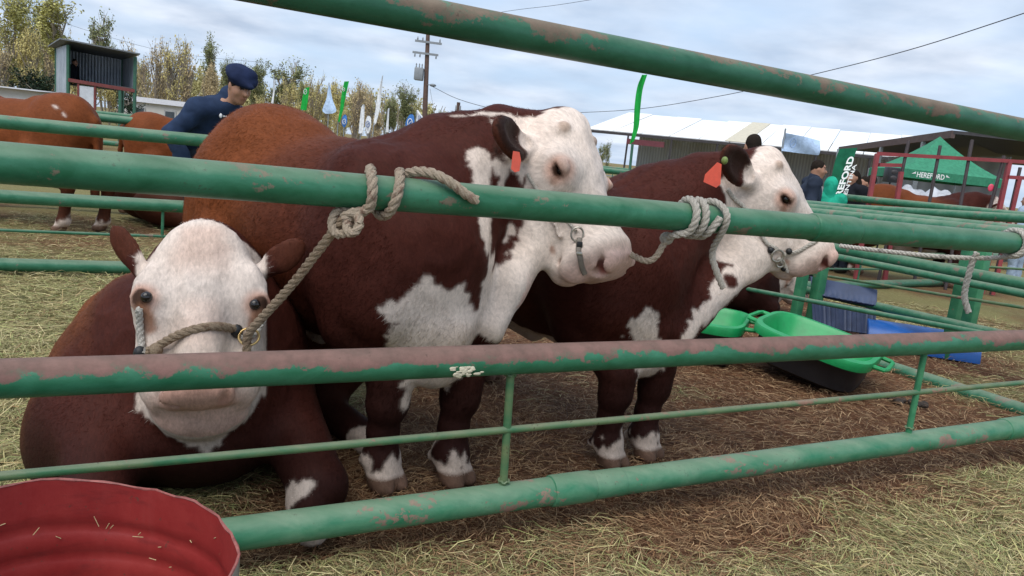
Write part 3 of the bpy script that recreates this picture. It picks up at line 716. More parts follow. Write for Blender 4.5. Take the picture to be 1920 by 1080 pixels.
def neck(F, sp, H):
    p = H.p; wi = np.asarray(sp.get('wither', (.46, 0, 1.09))); ch = np.asarray(sp.get('chestpt', (.60, 0, 1.00)))
    nr = sp.get('nr', 1.0); n = sp.get('nn'); q = sp.get('nsq', .8)
    nb = p(.0, 0, -.17); nt = p(.05, 0, -.27)
    F.chain([wi, wi*.45+nb*.55, nb], [.33, .245*nr, .135*nr], .06, n=n, sq=q)
    F.chain([ch, ch*.45+nt*.55, nt], [.30, .20*nr, .11*nr], .06, n=n, sq=q)
    c0 = wi+(-.12, 0, .14); b = p(-.01, 0, -.09); cz = sp.get('crest', .04)
    pts = [c0*(1-t)+b*t+(0, 0, cz*math.sin(PI*t)) for t in (0, .35, .7, 1)]
    F.chain(pts, [.15, .14*nr, .115*nr, .06], .07)
    c = p(.20, 0, -.27); d = np.asarray(sp.get('brisket', (.74, 0, .70))); e = (c+d)/2+np.asarray(sp.get('dew', (.03, 0, -.02)))
    F.chain([c, e, d], [.05, .085, .12], .07, n=n, sq=.5)
def pick(px, x, y, rad=7):
    dd = np.hypot(px[0]-x, px[1]-y); m = dd < rad
    if not m.any(): m = dd < max(rad*3, dd.min()+1)
    i = np.where(m)[0]; return i[np.argmin(px[2][i])]
def capdist(V, a, b):
    ba = b-a; t = np.clip((V-a)@ba/(ba@ba+1e-9), 0, 1); return np.linalg.norm(V-a-t[:, None]*ba, axis=1), t
def bull(label, sp, name='bull', parts=None, group=None):
    h = sp.get('h', .011); sc = sp.get('scale', 1.0)
    root = empty(name, (sp['loc'][0], sp['loc'][1], 0), sp['ang'], label, 'bull', group)
    ca, sa = math.cos(sp['ang']), math.sin(sp['ang']); RW = np.array([[ca, -sa, 0], [sa, ca, 0], [0, 0, 1]]); T0 = np.array([sp['loc'][0], sp['loc'][1], 0])
    toL = lambda w: ((np.asarray(w, float)-T0)@RW)/sc
    toW = lambda l: (np.asarray(l, float)*sc)@RW.T+T0
    Hd = Head(toL(sp['poll']), toL(sp['muzzle']), np.asarray(sp['zh'], float)@RW, sc, {k: (np.array(a, float)@RW, np.array(b, float)@RW) for k, (a, b) in sp['ears'].items()}, sp.get('wide', 1), sp.get('deep', 1))
    F = Field(sp.get('lo', (-1.2, -.75, -.03)), sp.get('hi', (1.75, .75, 2.0)), h)
    for k_ in ('eye', 'earb', 'buds', 'ear', 'eyein', 'mw', 'lids'):
        if k_ in sp: setattr(Hd, k_, sp[k_] if np.isscalar(sp[k_]) else np.array(sp[k_]))
    sp['trunk'](F, sp); neck(F, sp, Hd)
    if 'legs' in sp: sp['legs'](F, sp, toL)
    else:
        for s, w in sp['fore'].items(): leg_fore(F, s, toL(w))
        for s, w in sp['hind'].items(): leg_hind(F, s, w)
    if sp.get('tail', True):
        F.chain([(-.80, 0, 1.34), (-.92, .0, 1.22), (-.95, 0, .9), (-.93, .0, .6)], [.06, .045, .03, .025], .03)
        F.ell((-.93, 0, .48), (.045, .045, .14), None, .03)
    head_prims(F, Hd)
    for f in sp.get('extra', []): f(F, Hd, toL)
    V, Fq = F.mesh(2)
    V[:, 2] = np.maximum(V[:, 2], .004)
    nb = vnoise(V, 7, 3, 2); nn = vnormals(V, Fq)
    V = V+nn*(vnoise(V, 11, 5, 2)*.0035+vnoise(V, 3.2, 9)*.006)[:, None]
    q = Hd.q(V); inh = sstep(-.1, .05, q[:, 0])*sstep(-.5, -.36, q[:, 2])*sstep(.7, .5, q[:, 0])
    rid = 1-np.abs(vnoise(q*np.array([1, 1.6, 1.3]), 10, 71, 2))*2; V = V+nn*(inh*(rid-.55)*.0055)[:, None]
    nk = sstep(.15, .4, V[:, 0])*(1-inh)*sstep(.6, .9, V[:, 2]+(0 if sp.get('tail', True) else .6)); fold = np.sin((V[:, 0]*1.0+vnoise(V, 3, 72)*.16)*46); V = V+nn*(nk*fold*.0028*sstep(.1, .5, vnoise(V, 2.4, 73)+.3))[:, None]
    Vw = toW(V); px = PXL(Vw.T) if False else tuple(np.array(PXLv(Vw)))
    q = Hd.q(V)
    for s in (-1, 1): Hd.eyes[s] = tuple(Hd.eye)
    # ---- coat colours
    j = vnoise(V, 16, 21, 3)*.030+vnoise(V*np.array([1, 1, .35]), 55, 4, 1)*.012
    fr = sstep(*sp.get('fr', (-.55, .55)), V[:, 0]+vnoise(V, 3, 8)*.15)
    br = BR_RED*(1-fr[:, None])+BR_DK*fr[:, None]
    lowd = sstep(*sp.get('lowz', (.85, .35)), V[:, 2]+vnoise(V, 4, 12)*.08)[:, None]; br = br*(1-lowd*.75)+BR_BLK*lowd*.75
    w = np.zeros(len(V))
    headm = (q[:, 0]+.25*np.minimum(0, q[:, 2]+.16) > sp.get('faceline', .02)+j) & (q[:, 0] < .75) & (np.abs(q[:, 1]) < sp.get('facew', .2)) & (q[:, 2] > -.36+j) & (q[:, 2] < .08)
    w[headm] = 1
    if sp.get('under', True):
        w[(V[:, 2] < .58+j) & (V[:, 2] > .4) & (np.abs(V[:, 1]) < .16+j) & (V[:, 0] < .35) & (V[:, 0] > -.5)] = 1
    sock = sp.get('sock', .125); w[(V[:, 2] < sock+j*3.0+.05*sstep(.02, .07, vnoise(V*np.array([1, 1, .25]), 9, 88)*.1))] = 1
    for kind, cap in sp.get('marks', []):
        pts = []
        for (x, y, r) in cap:
            i = pick(px, x, y); pts.append((V[i], r*px[2][i]/FPX/sc))
        for a, b in zip(pts, pts[1:] if len(pts) > 1 else pts):
            d, t = capdist(V, a[0], b[0]); w[d < a[1]+(b[1]-a[1])*t+j*1.3*min(1.35, a[1]/.05)] = 1 if kind == 'w' else 0
    wf = w.astype(float)
    for _ in range(1):
        E0, E1 = Fq[:, [0, 1, 2, 3]].ravel(), Fq[:, [1, 2, 3, 0]].ravel()
        wf = .5*wf+.5*np.bincount(E0, wf[E1], len(V))/np.maximum(np.bincount(E0, minlength=len(V)), 1)
    wc = np.tile(WHITE, (len(V), 1)); tan = sstep(-.1, .7, vnoise(V, 4.5, 31, 2))[:, None]; wc = wc*(1-.35*tan)+CREAM*.35*tan
    grime = sstep(1.0, .3, V[:, 2])[:, None]*sp.get('grime', .35); wc = wc*(1-grime)+np.array((.30, .23, .18))*grime
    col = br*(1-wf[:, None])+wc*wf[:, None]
    # pink nose and lips, tear stains, ear insides
    def tint(c, m): nonlocal col; m = np.clip(m, 0, 1)[:, None]; col = col*(1-m)+np.asarray(c)*m
    ispale = wf > .5
    tint(PINK, sstep(.50, .60, q[:, 0])*.75*ispale*(q[:, 0] < .8)*(np.abs(q[:, 1]) < .15)*(q[:, 2] > -.3))
    for s in (-1, 1):
        if 'eyepx' in sp: ev = V[pick(px, *sp['eyepx'][s], 4)]; ec = Hd.q(ev[None])[0]; print('EYE', s, ec, nn[pick(px, *sp['eyepx'][s], 4)]@Hd.R); Hd.eyes[s] = (ec[0], ec[1], ec[2])
        ey = Hd.eyes[s]; ey = (ey[0], abs(ey[1]), ey[2]); de = np.linalg.norm((V-Hd.p(ey[0], s*ey[1], ey[2]))/Hd.k, axis=1)
        tint((.50, .26, .18), sstep(.075, .03, de)*.8); tint((.06, .03, .02), sstep(.040, .026, de))
        d, t = capdist(V, Hd.p(ey[0]+.025, s*(ey[1]-.005), ey[2]-.023), Hd.p(ey[0]+.067, s*(ey[1]-.02), ey[2]-.068)); tint((.26, .12, .07), sstep(.030, .010, d/Hd.k+vnoise(V, 40, 3)*.006)*.85)
        dn = np.linalg.norm((V-Hd.p(.606, s*.055, -.085))/Hd.k, axis=1); tint((.30, .10, .085), sstep(.030, .012, dn)); dn = np.linalg.norm((V-Hd.p(.594, s*.066*Hd.mw, -.082))/Hd.k, axis=1); tint((.17, .055, .048), sstep(.034, .014, dn)*.9)
        d, t = capdist(V, Hd.p(.57, 0, -.178), Hd.p(.50, s*.086, -.172)); d2, t = capdist(V, Hd.p(.50, s*.088, -.172), Hd.p(.42, s*.092, -.178)); tint((.30, .16, .11), sstep(.016, .004, np.minimum(d, d2)/Hd.k)*.8)
    for s in (-1, 1):
        e, g = Hd.ears[s]; e = nz(e); g = nz(g-e*(e@g)); bse = Hd.p(Hd.earb[0], s*Hd.earb[1], Hd.earb[2]); d, t = capdist(V, bse, bse+e*.25*Hd.k*Hd.ear); inear = sstep(.078, .066, d/Hd.k/Hd.ear)*sstep(.28, .42, t+j*3)
        tint(np.array((.085, .026, .015)), inear); tint((.026, .013, .010), inear*sstep(.35, .75, (nn*g).sum(1))*.92)
        if Hd.buds: tint((.42, .29, .22), sstep(.030, .018, np.linalg.norm((V-Hd.p(.085, s*.096, -.02))/Hd.k, axis=1))*.7)
    for f in sp.get('tints', []): f(V, q, nn, Hd, tint)
    tint(HOOF*(.8+.4*nb[:, None]), sstep(.078, .066, V[:, 2]+nb*.006)*(1.0 if sp.get('hoofed', True) else 0))
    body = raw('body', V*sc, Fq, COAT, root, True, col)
    # ---- hair: short single blades lying along the coat
    nh = sp.get('hair', 60000)
    if nh:
        A = Fq[:, :3]; ar = np.linalg.norm(np.cross(V[A[:, 1]]-V[A[:, 0]], V[A[:, 2]]-V[A[:, 0]]), axis=1)
        vis = (nn[Fq[:, 0]]*( _C-Vw[Fq[:, 0]])@RW*0).sum(1) if False else 0
        vd = (_C-Vw[Fq[:, 0]])@RW; vd /= np.linalg.norm(vd, axis=1)[:, None]; fc = (nn[Fq[:, 0]]*vd).sum(1)
        ar = ar*np.where(fc > -.35, 1.0, .12)
        rng = np.random.default_rng(5); fi = rng.choice(len(Fq), nh, p=ar/ar.sum())
        uv = rng.random((nh, 2)); qd = V[Fq[fi]]
        p = (qd[:, 0]*(1-uv[:, :1])+qd[:, 1]*uv[:, :1])*(1-uv[:, 1:])+(qd[:, 3]*(1-uv[:, :1])+qd[:, 2]*uv[:, :1])*uv[:, 1:]
        vi = Fq[fi, rng.integers(0, 4, nh)]; n_ = nn[vi]
        qq = Hd.q(p); inhead = (qq[:, 0] > -.02) & (qq[:, 2] > -.36)
        fl = np.tile(np.array([-.75, 0, -.65]), (nh, 1)); fl[inhead] = Hd.R@np.array([.8, 0, -.45])
        isear = np.zeros(nh, bool)
        for s in (-1, 1):
            e = nz(Hd.ears[s][0]); bse = Hd.p(Hd.earb[0], s*Hd.earb[1], Hd.earb[2]); d_, t_ = capdist(p, bse, bse+e*.25*Hd.k*Hd.ear); isear |= (d_ < .075*Hd.k*Hd.ear) & (t_ > .12)
            fl[isear & (t_ > .12)] = e*.8
        rumpy = sstep(-.1, -.5, p[:, 0])
        cu = np.stack([vnoise(p, 14, 41), vnoise(p, 14, 42), vnoise(p, 14, 43)], 1)
        fl = fl+cu*(.45+1.1*rumpy)[:, None]+rng.normal(0, .28, (nh, 3))
        fl -= n_*(fl*n_).sum(1)[:, None]; fl /= np.linalg.norm(fl, axis=1)[:, None]+1e-9
        ln = rng.uniform(.012, .028, nh)*np.where(inhead & ~isear, .38, 1.0)*np.where(isear, 1.1, 1)*np.where(p[:, 2] < .3, .7, 1); d = fl+n_*(rng.uniform(.03, .24, nh)*(1+.9*rumpy)*np.where(inhead, .6, 1))[:, None]
        sd = np.cross(fl, n_); wd = rng.uniform(.0007, .0013, nh)[:, None]
        HV = np.empty((nh*3, 3)); HV[0::3] = p-sd*wd-n_*.001; HV[1::3] = p+sd*wd-n_*.001; HV[2::3] = p+d*ln[:, None]
        hc = np.repeat(col[vi]*rng.uniform(.78, 1.28, nh)[:, None], 3, 0)
        ho = raw('coat_hair', HV*sc, np.arange(nh*3).reshape(-1, 3), FURM, root, True, np.clip(hc, 0, .85))
        ho.data.normals_split_custom_set_from_vertices(np.repeat(n_+fl*.35, 3, 0).tolist())
    # ---- eyes
    for s in (-1, 1):
        b = MB().ball((0, 0, 0), (.0225 if Hd.lids else .0178)*Hd.k*sc, 16); e = b.build('eye', EYEM, root); ey = Hd.eyes[s]; ey = (ey[0], abs(ey[1]), ey[2]); e.location = Hd.p(ey[0], s*(ey[1]-Hd.eyein), ey[2]+.003)*sc
    return dict(root=root, head=Hd, toW=toW, toL=toL, V=V, Vw=Vw, px=px, sc=sc, n=nn@RW.T, RW=RW)
def PXLv(Vw):
    v = Vw-_C; k = v@_F; return [960+FPX*(v@_R)/k, 540-FPX*(v@_U)/k, k]
# ---- the bull standing in the middle
def throatB(F, H, toL):
    F.chain([toL(P(990, 455, 3.06)), toL(P(946, 530, 3.02)), toL(P(912, 610, 3.0))], [.11, .095, .09], .05, n=(0, 1, 0), sq=.62)
def throatC(F, H, toL):
    F.chain([toL(P(1440, 468, 3.62)), toL(P(1395, 488, 3.62)), toL(P(1346, 535, 3.6)), toL(P(1300, 580, 3.58)), toL(P(1262, 640, 3.5))], [.09, .105, .09, .09, .10], .07, n=(0, 1, 0), sq=.62)
mid = dict(tl=.83, loc=(-.83, 3.33), ang=math.radians(-40), scale=1.0, trunk=trunk_standing,
           poll=P(1082, 208, 3.10), muzzle=P(1206, 484, 2.90), zh=(.80, -.48, .25), nn=(0, 1, 0), nsq=.85, deep=1.48, wide=1.20, eye=(.243, .136, -.062), ear=1.2, faceline=-.03, extra=[throatB],
           fore={1: G(852, 908), -1: G(722, 918)}, hind={1: (-.55, .2, 0), -1: (-.74, -.2, 0)},
           ears={-1: ((-.30, -.70, .12), (.45, -.6, .35)), 1: ((.6, .7, .2), (.8, -.5, 0))},
           marks=[('w', [(850, 212, 2), (900, 207, 4), (950, 209, 4)]), ('w', [(905, 300, 22), (925, 420, 30), (930, 520, 40), (935, 580, 36)]), ('w', [(740, 590, 26), (770, 585, 22), (800, 562, 30), (830, 620, 60), (880, 622, 40), (915, 622, 30)]), ('w', [(792, 560, 16), (835, 545, 14), (845, 575, 40)]), ('w', [(780, 640, 55), (860, 650, 50), (800, 730, 55)]), ('w', [(960, 330, 40), (985, 400, 45), (990, 480, 55), (948, 545, 38), (925, 610, 26)]),
                  ('b', [(966, 338, 18), (952, 400, 36), (938, 470, 34)]), ('b', [(914, 490, 12), (918, 500, 8)]), ('w', [(870, 545, 8), (870, 565, 6)])])
# ---- the bull standing behind, nose lifted
back = dict(loc=(.17, 3.92), ang=math.radians(-47), scale=.94, trunk=trunk_standing,
            poll=P(1453, 277, 3.62), muzzle=P(1594, 472, 3.55), zh=(.75, -.25, .6), nn=(0, 1, 0), nsq=.85, deep=1.5, wide=1.08, eye=(.243, .138, -.066), ear=1.25, faceline=-.03, extra=[throatC],
            fore={1: G(1212, 860), -1: G(1145, 876)}, hind={1: (-.60, .2, 0), -1: (-.80, -.2, 0)}, tl=1.0, wither=(.44, 0, 1.06), crest=.01,
            ears={-1: ((-.62, -.5, .42), (.45, -.65, -.05)), 1: ((.3, .9, .1), (.9, -.3, 0))},
            marks=[('w', [(1215, 610, 26), (1215, 640, 30), (1220, 690, 40)]), ('w', [(1360, 560, 20), (1320, 600, 12)]), ('w', [(1400, 420, 30), (1410, 500, 45), (1365, 535, 26), (1330, 590, 18), (1298, 632, 12)]), ('b', [(1372, 520, 12)])])
# ---- the bull lying at the rails, facing out
def trunk_lying(F, sp):
    F.cone((-1.0, 0, .40), (-.2, 0, .38), .34, .40, .12, n=(0, 1, 0), sq=.98)
    F.cone((-.2, 0, .38), (.35, 0, .43), .40, .41, .12, n=(0, 1, 0), sq=.95)
    F.ell((-1.05, .1, .40), (.40, .42, .36), None, .1)
    F.ell((-.9, .0, .66), (.3, .2, .14), None, .1)
    F.ell((.25, -.04, .43), (.38, .38, .40), None, .1)
    F.ell((.42, -.04, .24), (.36, .34, .25), None, .1)
    for s in (-1, 1):
        F.ell((.28, s*.31-(.16 if s > 0 else 0), .42-(.05 if s > 0 else 0)), (.27, .15, .32), None, .1)
    F.ell((-.65, -.45, .28), (.38, .22, .24), None, .1)
def legs_lying(F, sp, toL):
    # left foreleg folded under with the knee forward, right foreleg likewise
    for s, kn, hf in ((1, G(592, 965), G(582, 1020)), (-1, G(180, 1010), G(240, 1060))):
        k = toL(kn)+(0, 0, .11); f = toL(hf); f[2] = .055
        F.chain([(.25, s*(.36 if s < 0 else .24), .42-(.06 if s > 0 else 0)), k], [.20 if s < 0 else .155, .10], .08); F.ell(k, (.11, .10, .11), None, .05)
        F.chain([k+(0, 0, -.03), (k+f)/2+(-.04, s*-.03, -.01), f], [.075, .06, .06], .04)
        F.ell(f, (.07, .055, .05), None, .03)
    k = toL(G(600, 800)); hf = toL(G(690, 848))
    F.chain([(-.55, .42, .36), (-.15, .58, .34), k+(0, 0, .1), hf+(0, 0, .065)], [.26, .17, .085, .07], .07)
    F.ell(hf+(0, 0, .05), (.08, .06, .055), None, .03)
def throat(F, H, toL):
    F.ell(toL(P(190, 800, 2.95)), (.36, .26, .30), None, .12)
    F.ell(H.p(.42, 0, -.25), H.r(.12, .085, .06), H.R, .05)
    for s, ec, en in ((-1, (.268, -.1364, -.030), (.269, -.612, .744)), (1, (.285, .1444, -.046), (.366, .763, .533))):
        c = H.p(*ec); n = H.R@nz(en); u = H.R[:, 0]-n*(H.R[:, 0]@n); u = nz(u+.35*s*-1*np.cross(n, u)*0); v = np.cross(n, u); k = H.k; E_ = np.stack([u, v, n], 1)
        F.ell(c, (.034*k, .013*k, .016*k), E_, .010*k, 's')
        for w, rr in ((1, .0105), (-1, .0105)): F.chain([c-u*.036*k+n*.001, c-u*.012*k+v*w*.014*k+n*.007*k, c+u*.014*k+v*w*.014*k+n*.007*k, c+u*.038*k+n*.001], [.006*k, rr*k, rr*k, .006*k], .010*k)
        # hollow between the nose ridge and the cheek, ridge of bone under the eye
        F.cone(H.p(.36, s*.098, -.028), H.p(.47, s*.094, -.060), .016*k, .012*k, .05*k, 's')
        F.cone(H.p(.31, s*.118, -.075), H.p(.43, s*.105, -.115), .010*k, .006*k, .03*k)
    for s in (-1, 1):
        F.ell(H.p(.225, s*.108, -.095), H.r(.12, .052, .085), H.R, .04); F.ell(H.p(.38, s*.100, -.20), H.r(.19, .055, .10), H.R, .05)
    F.ell(H.p(.50, 0, -.30), H.r(.13, .125, .12), H.R, .05)
    F.ell(H.p(.47, 0, -.20), H.r(.10, .12, .08), H.R, .05)
def faceA(V, q, nn, H, tint):
    m = (q[:, 2] > -.16); st = vnoise(V*np.array([1, 1, 1]), 18, 61, 2)
    tint((.62, .43, .35), sstep(.095, .03, np.abs(q[:, 1]+.0)+st*.02)*sstep(-.02, .03, q[:, 0])*sstep(.24, .10, q[:, 0])*m*.6)
    tint((.15, .048, .017), sstep(-.16, -.36, V[:, 1]+st*.05)*sstep(.55, .25, V[:, 0]+st*.05)*sstep(-.30, -.42, q[:, 2])*.85)
    tint((.64, .46, .37), sstep(.07, .02, np.abs(q[:, 1])+st*.02)*sstep(.26, .32, q[:, 0])*sstep(.52, .4, q[:, 0])*m*.5)
    for s, a_, b_ in ((-1, (.285, -.128, -.030), (.345, -.112, -.045)), (1, (.300, .136, -.046), (.36, .118, -.06))):
        d, t_ = capdist(V, H.p(*a_), H.p(*b_)); tint((.30, .15, .09), sstep(.026, .008, d/H.k+st*.006)*.75)
    tint((.45, .25, .19), sstep(.56, .585, q[:, 0])*sstep(.10, .07, np.abs(q[:, 1]))*m*.8)
lying = dict(loc=(-1.30, 3.2), fr=(-.30, .25), lowz=(.42, .08), eye=(.264, .139, -.060), lids=False, eyepx={-1: (259, 559), 1: (492, 571)}, mw=.84, earb=(.092, .146, -.15), buds=False, eyein=.0155, ear=.80, tints=[faceA], ang=math.radians(-70), scale=1.0, trunk=trunk_lying, legs=legs_lying, tail=False, h=.010,
             lo=(-1.55, -.95, -.03), hi=(1.45, 1.1, 1.5), wither=(.15, 0, .60), chestpt=(.30, 0, .5), brisket=(.6, 0, .35), crest=.0, nr=.9, dew=(.05, 0, -.05), nn=(0, 1, 0), nsq=1.0,
             poll=P(379, 424, 2.64), muzzle=P(368, 738, 2.30), zh=(.28, -.8, .5), wide=1.28, deep=1.0, under=False, sock=-1, hoofed=False, faceline=-.09, facew=.16, extra=[throat],
             ears={-1: ((-.62, .15, .75), (-.1, .9, .3)), 1: ((.70, .15, .66), (.1, .9, .3))},
             marks=[('w', [(372, 785, 100), (378, 830, 48)]), ('w', [(530, 945, 28), (565, 915, 14)]), ('w', [(680, 845, 45)]), ('w', [(590, 1022, 30)])])
BULLS = {}
BULLS['mid'] = bull('red-brown bull with a white face and white chest patch, standing in the middle', mid)
BULLS['back'] = bull('brown bull with a white face and lifted nose standing behind the middle bull', back)
BULLS['lying'] = bull('brown bull with a broad white face lying down behind the front rails, facing out', lying)
# ------------------------------------------------------------------ ropes, halters, ear tags
def rope_mat(name, col, fleck=(.16, .06, .045), fl=.3, sc=1.0):
    m = mat(name, col, .9, 0, .1); t = NT(m); v = t.coord('Object'); n = t.noise(v, 260*sc, 3, .6); n2 = t.noise(v, 34*sc, 4, .6); n3 = t.noise(v, 900*sc, 2, .5)
    c = t.mix(t.ramp(n, [(.3, 0.0), (.7, 1.0)]), tuple(x*.6 for x in col), col)
    c = t.mix(t.ramp(n2, [(.56, 0.0), (.63, fl*2)]), c, fleck)
    t.base(c); t.normal(t.bump(t.m('ADD', n, n3), .9, .004)); return m
ROPE = rope_mat('old_rope', (.52, .42, .32), fl=.25); ROPEW = rope_mat('pale_rope', (.60, .55, .48), (.3, .26, .22), .15); ROPEB = rope_mat('brown_rope', (.44, .33, .23), (.15, .08, .05), .28)
ROPEF = rope_mat('flecked_rope', (.66, .61, .54), (.06, .04, .035), .22, .6)
STEEL = flat('worn_steel', (.42, .39, .34), .35, .3, 40, metal=.85); BRASS = flat('brass_ring', (.55, .38, .16), .32, .2, 40, metal=.9)
def on(B, x, y, off=.012, rad=6):
    i = pick(B['px'], x, y, rad); return B['Vw'][i]+B['n'][i]*off
def strap(B, pts, off=.012, n=8):
    return spline([on(B, x, y, off) for x, y in pts], n)
def rope(path, r, turns=None):
    """three strands laid round each other"""
    path = np.asarray(path, float); d = np.linalg.norm(np.diff(path, axis=0), axis=1); L_ = np.concatenate([[0], np.cumsum(d)]); n = int(max(12, L_[-1]/(r*.8))); s_ = np.linspace(0, L_[-1], n)
    p = np.stack([np.interp(s_, L_, path[:, i]) for i in range(3)], 1)
    for _ in range(2): p[1:-1] = (p[:-2]+2*p[1:-1]+p[2:])/4
    T = np.gradient(p, axis=0); T /= np.linalg.norm(T, axis=1)[:, None]+1e-9; nr = np.cross(T[0], (0, 0, 1) if abs(T[0][2]) < .9 else (1, 0, 0)); nr /= np.linalg.norm(nr); m = MB(); fr_ = []
    for i in range(n): nr = nr-T[i]*(nr@T[i]); nr /= np.linalg.norm(nr)+1e-9; fr_.append((nr, np.cross(T[i], nr)))
    for k in range(3):
        a = s_/(r*5.2)*2*PI+k*2*PI/3; q = np.array([p[i]+r*.47*(math.cos(a[i])*fr_[i][0]+math.sin(a[i])*fr_[i][1]) for i in range(n)]); m.tube(q, r*.60*(1+np.random.uniform(-.05, .05, n)), 7)
    return m
A2 = fp(0, 305); B2 = fp(1912, 457); U2 = (B2-A2)/np.linalg.norm(B2-A2); UP2 = np.cross(U2, FN); UP2 = UP2/np.linalg.norm(UP2); UP2 = UP2*np.sign(UP2[2]); 
def rp(s, th, R): return A2+U2*s+R*(-FN*math.cos(th)+UP2*math.sin(th))
def rs(x, y): return float((fp(x, y)-A2)@U2)
D2R = math.pi/180
# lying bull: halter of thick rope and the lead tied up to the rail
Bl = BULLS['lying']; rr = .0165
hal = empty('rope_halter', Bl['root'].location, 0, 'thick frayed rope halter with black joints on the lying bull', 'halter')
ho_ = np.array(hal.location)
nb_pts = [on(Bl, x, y, .012) for x, y in ((262, 668), (300, 650), (345, 622), (400, 610), (448, 618))]
rope(spline(nb_pts)-ho_, rr*.9).build('noseband', ROPEB, hal)
rope(strap(Bl, [(266, 578), (264, 610), (266, 640), (270, 662)], .012)-ho_, rr*.72).build('cheek_rope', ROPEF, hal)
rope(strap(Bl, [(500, 580), (490, 605), (472, 625), (455, 630)], .012)-ho_, rr*.6).build('cheek_rope', ROPEF, hal)
for (x, y) in ((265, 662), (296, 656), (446, 618)):
    c = on(Bl, x, y, .014)-ho_; b = MB(); b.ball(c, (.021, .021, .024), 10); b.build('joint', BLACKM if x != 296 else ROPEB, hal)
rc = on(Bl, 465, 634, .03)-ho_; ring = MB(); th = np.linspace(0, 2*PI, 25); ring.tube([rc+np.array([.034*math.cos(a), .012*math.sin(a*1), .026*math.sin(a)]) for a in th], .0042, 8); ring.build('ring', BRASS, hal)
lead = empty('lead_rope', A2, 0, 'thick beige rope knotted round the rail and tied down to the lying bull', 'rope'); lo_ = A2
s1, s2, s3 = rs(688, 345), rs(742, 352), rs(775, 355); Rw = R4+rr+.001
K = P(650, 404, 2.235)
p = [ho_+rc+(0, 0, -.09)+(-.004, -.01, 0), ho_+rc+(0, -.012, -.03), ho_+rc+(.004, -.02, .015)]
mid_ = (p[-1]*.5+K*.5)+np.array([0, 0, -.012]); p += [p[-1]*.75+K*.25+(0, 0, -.006), mid_, K*.85+p[-1]*.15]
sta = list(p)+[K]
rope(spline(sta, 10)-lo_, rr*.92).build('standing_part', ROPEB, lead)
hel = [K+(-.01, 0, -.01), K+(.02, -.004, .012), rp(s1-.03, -62*D2R, Rw)]
for i, a in enumerate(np.arange(-40, 451, 18)): hel.append(rp(s1+(s2-s1)*max(0, (a-60)/360), a*D2R, Rw))
hel += [rp(s2+.03, 500*D2R, Rw), rp(s3-.02, 545*D2R, Rw)]
rope(spline(hel, 4)-lo_, rr).build('coil', ROPE, lead)
tail = [rp(s3-.015, 120*D2R, Rw), rp(s3, 95*D2R, Rw+.004), rp(s3+.045, 68*D2R, Rw+.012), rp(s3+.10, 40*D2R, Rw+.012), rp(s3+.155, 14*D2R, Rw+.004), rp(s3+.19, 4*D2R, Rw+.003)]
rope(spline(tail, 8)-lo_, rr).build('free_end', ROPE, lead)
for cx, cy, dd, ra, ang in ((640, 416, 2.25, .040, .3), (662, 420, 2.225, .030, -.4)):
    c = P(cx, cy, dd); ring = [c+np.array([math.cos(a)*ra*.7, math.sin(a)*.02+math.cos(a)*.02*ang, math.sin(a)*ra]) for a in np.linspace(0, 2*PI, 22)]
    rope(np.array(ring)-lo_, rr*.85).build('knot_loop', ROPE, lead)
# middle bull: halter and its lead wrapped further along the rail
Bm = BULLS['mid']
hal = empty('leather_halter', Bm['root'].location, 0, 'thin halter with a steel ring and leather strap on the middle bull', 'halter'); ho_ = np.array(hal.location)
rope(strap(Bm, [(985, 325), (1000, 352), (1025, 385), (1055, 410), (1082, 428)], .005)-ho_, .0075).build('cheek_rope', ROPEW, hal)
c = on(Bm, 1083, 436, .012)-ho_; b = MB(); b.tube([c+np.array([.024*math.cos(a), -.006, .028*math.sin(a)]) for a in np.linspace(0, 2*PI, 21)], .0042, 8)
b.tube([c+(0, -.008, -.02), c+(.003, -.01, -.055)], [.006, .004], 8); b.build('ring', STEEL, hal)
st_ = strap(Bm, [(1084, 445), (1086, 465), (1086, 485), (1089, 505), (1096, 517)], .006)-ho_
b = MB(); b.tube(st_, .011, 8, squash=.6); b.build('strap', flat('grey_leather', (.16, .135, .11), .6, .3, 40), hal)
c = on(Bm, 1086, 457, .012)-ho_; MB().box(c, (.022, .012, .022), None, .003).build('buckle', BLACKM, hal)
c = on(Bm, 1086, 480, .012)-ho_; MB().box(c, (.024, .012, .012), None, .003).build('buckle', STEEL, hal)
lead = empty('lead_rope', A2, 0, 'pale rope wound three times round the rail from the nose of the middle bull', 'rope')
s1, s2, s3 = rs(1287, 415), rs(1310, 416), rs(1330, 418); rr = .0150; Rw = R4+rr+.001
K = P(1250, 447, 2.86); nose = on(Bm, 1196, 480, .01)
rope(spline([nose, P(1212, 490, 2.86), P(1228, 484, 2.85), P(1240, 466, 2.85), K], 10)-A2, rr*.85).build('standing_part', ROPE, lead)
hel = [K, rp(s1-.06, -75*D2R, Rw)]
for a in np.arange(-55, 700, 18): hel.append(rp(s1-.02+.045*(a+55)/360, a*D2R, Rw))
hel.append(rp(s3-.01, 730*D2R, Rw)); rope(spline(hel, 3)-A2, rr).build('coil', ROPEW, lead)
hang = [rp(s3-.02, 120*D2R, Rw), rp(s3, 85*D2R, Rw), rp(s3+.01, 40*D2R, Rw+.006), rp(s3+.012, 0, Rw+.012), P(1336, 470, 2.92), P(1342, 505, 2.93), P(1356, 540, 2.95)]
rope(spline(hang, 8)-A2, rr*.9).build('free_end', ROPEW, lead)
MB().ball(K-A2, (.028, .024, .026), 10).build('knot', ROPEW, lead)
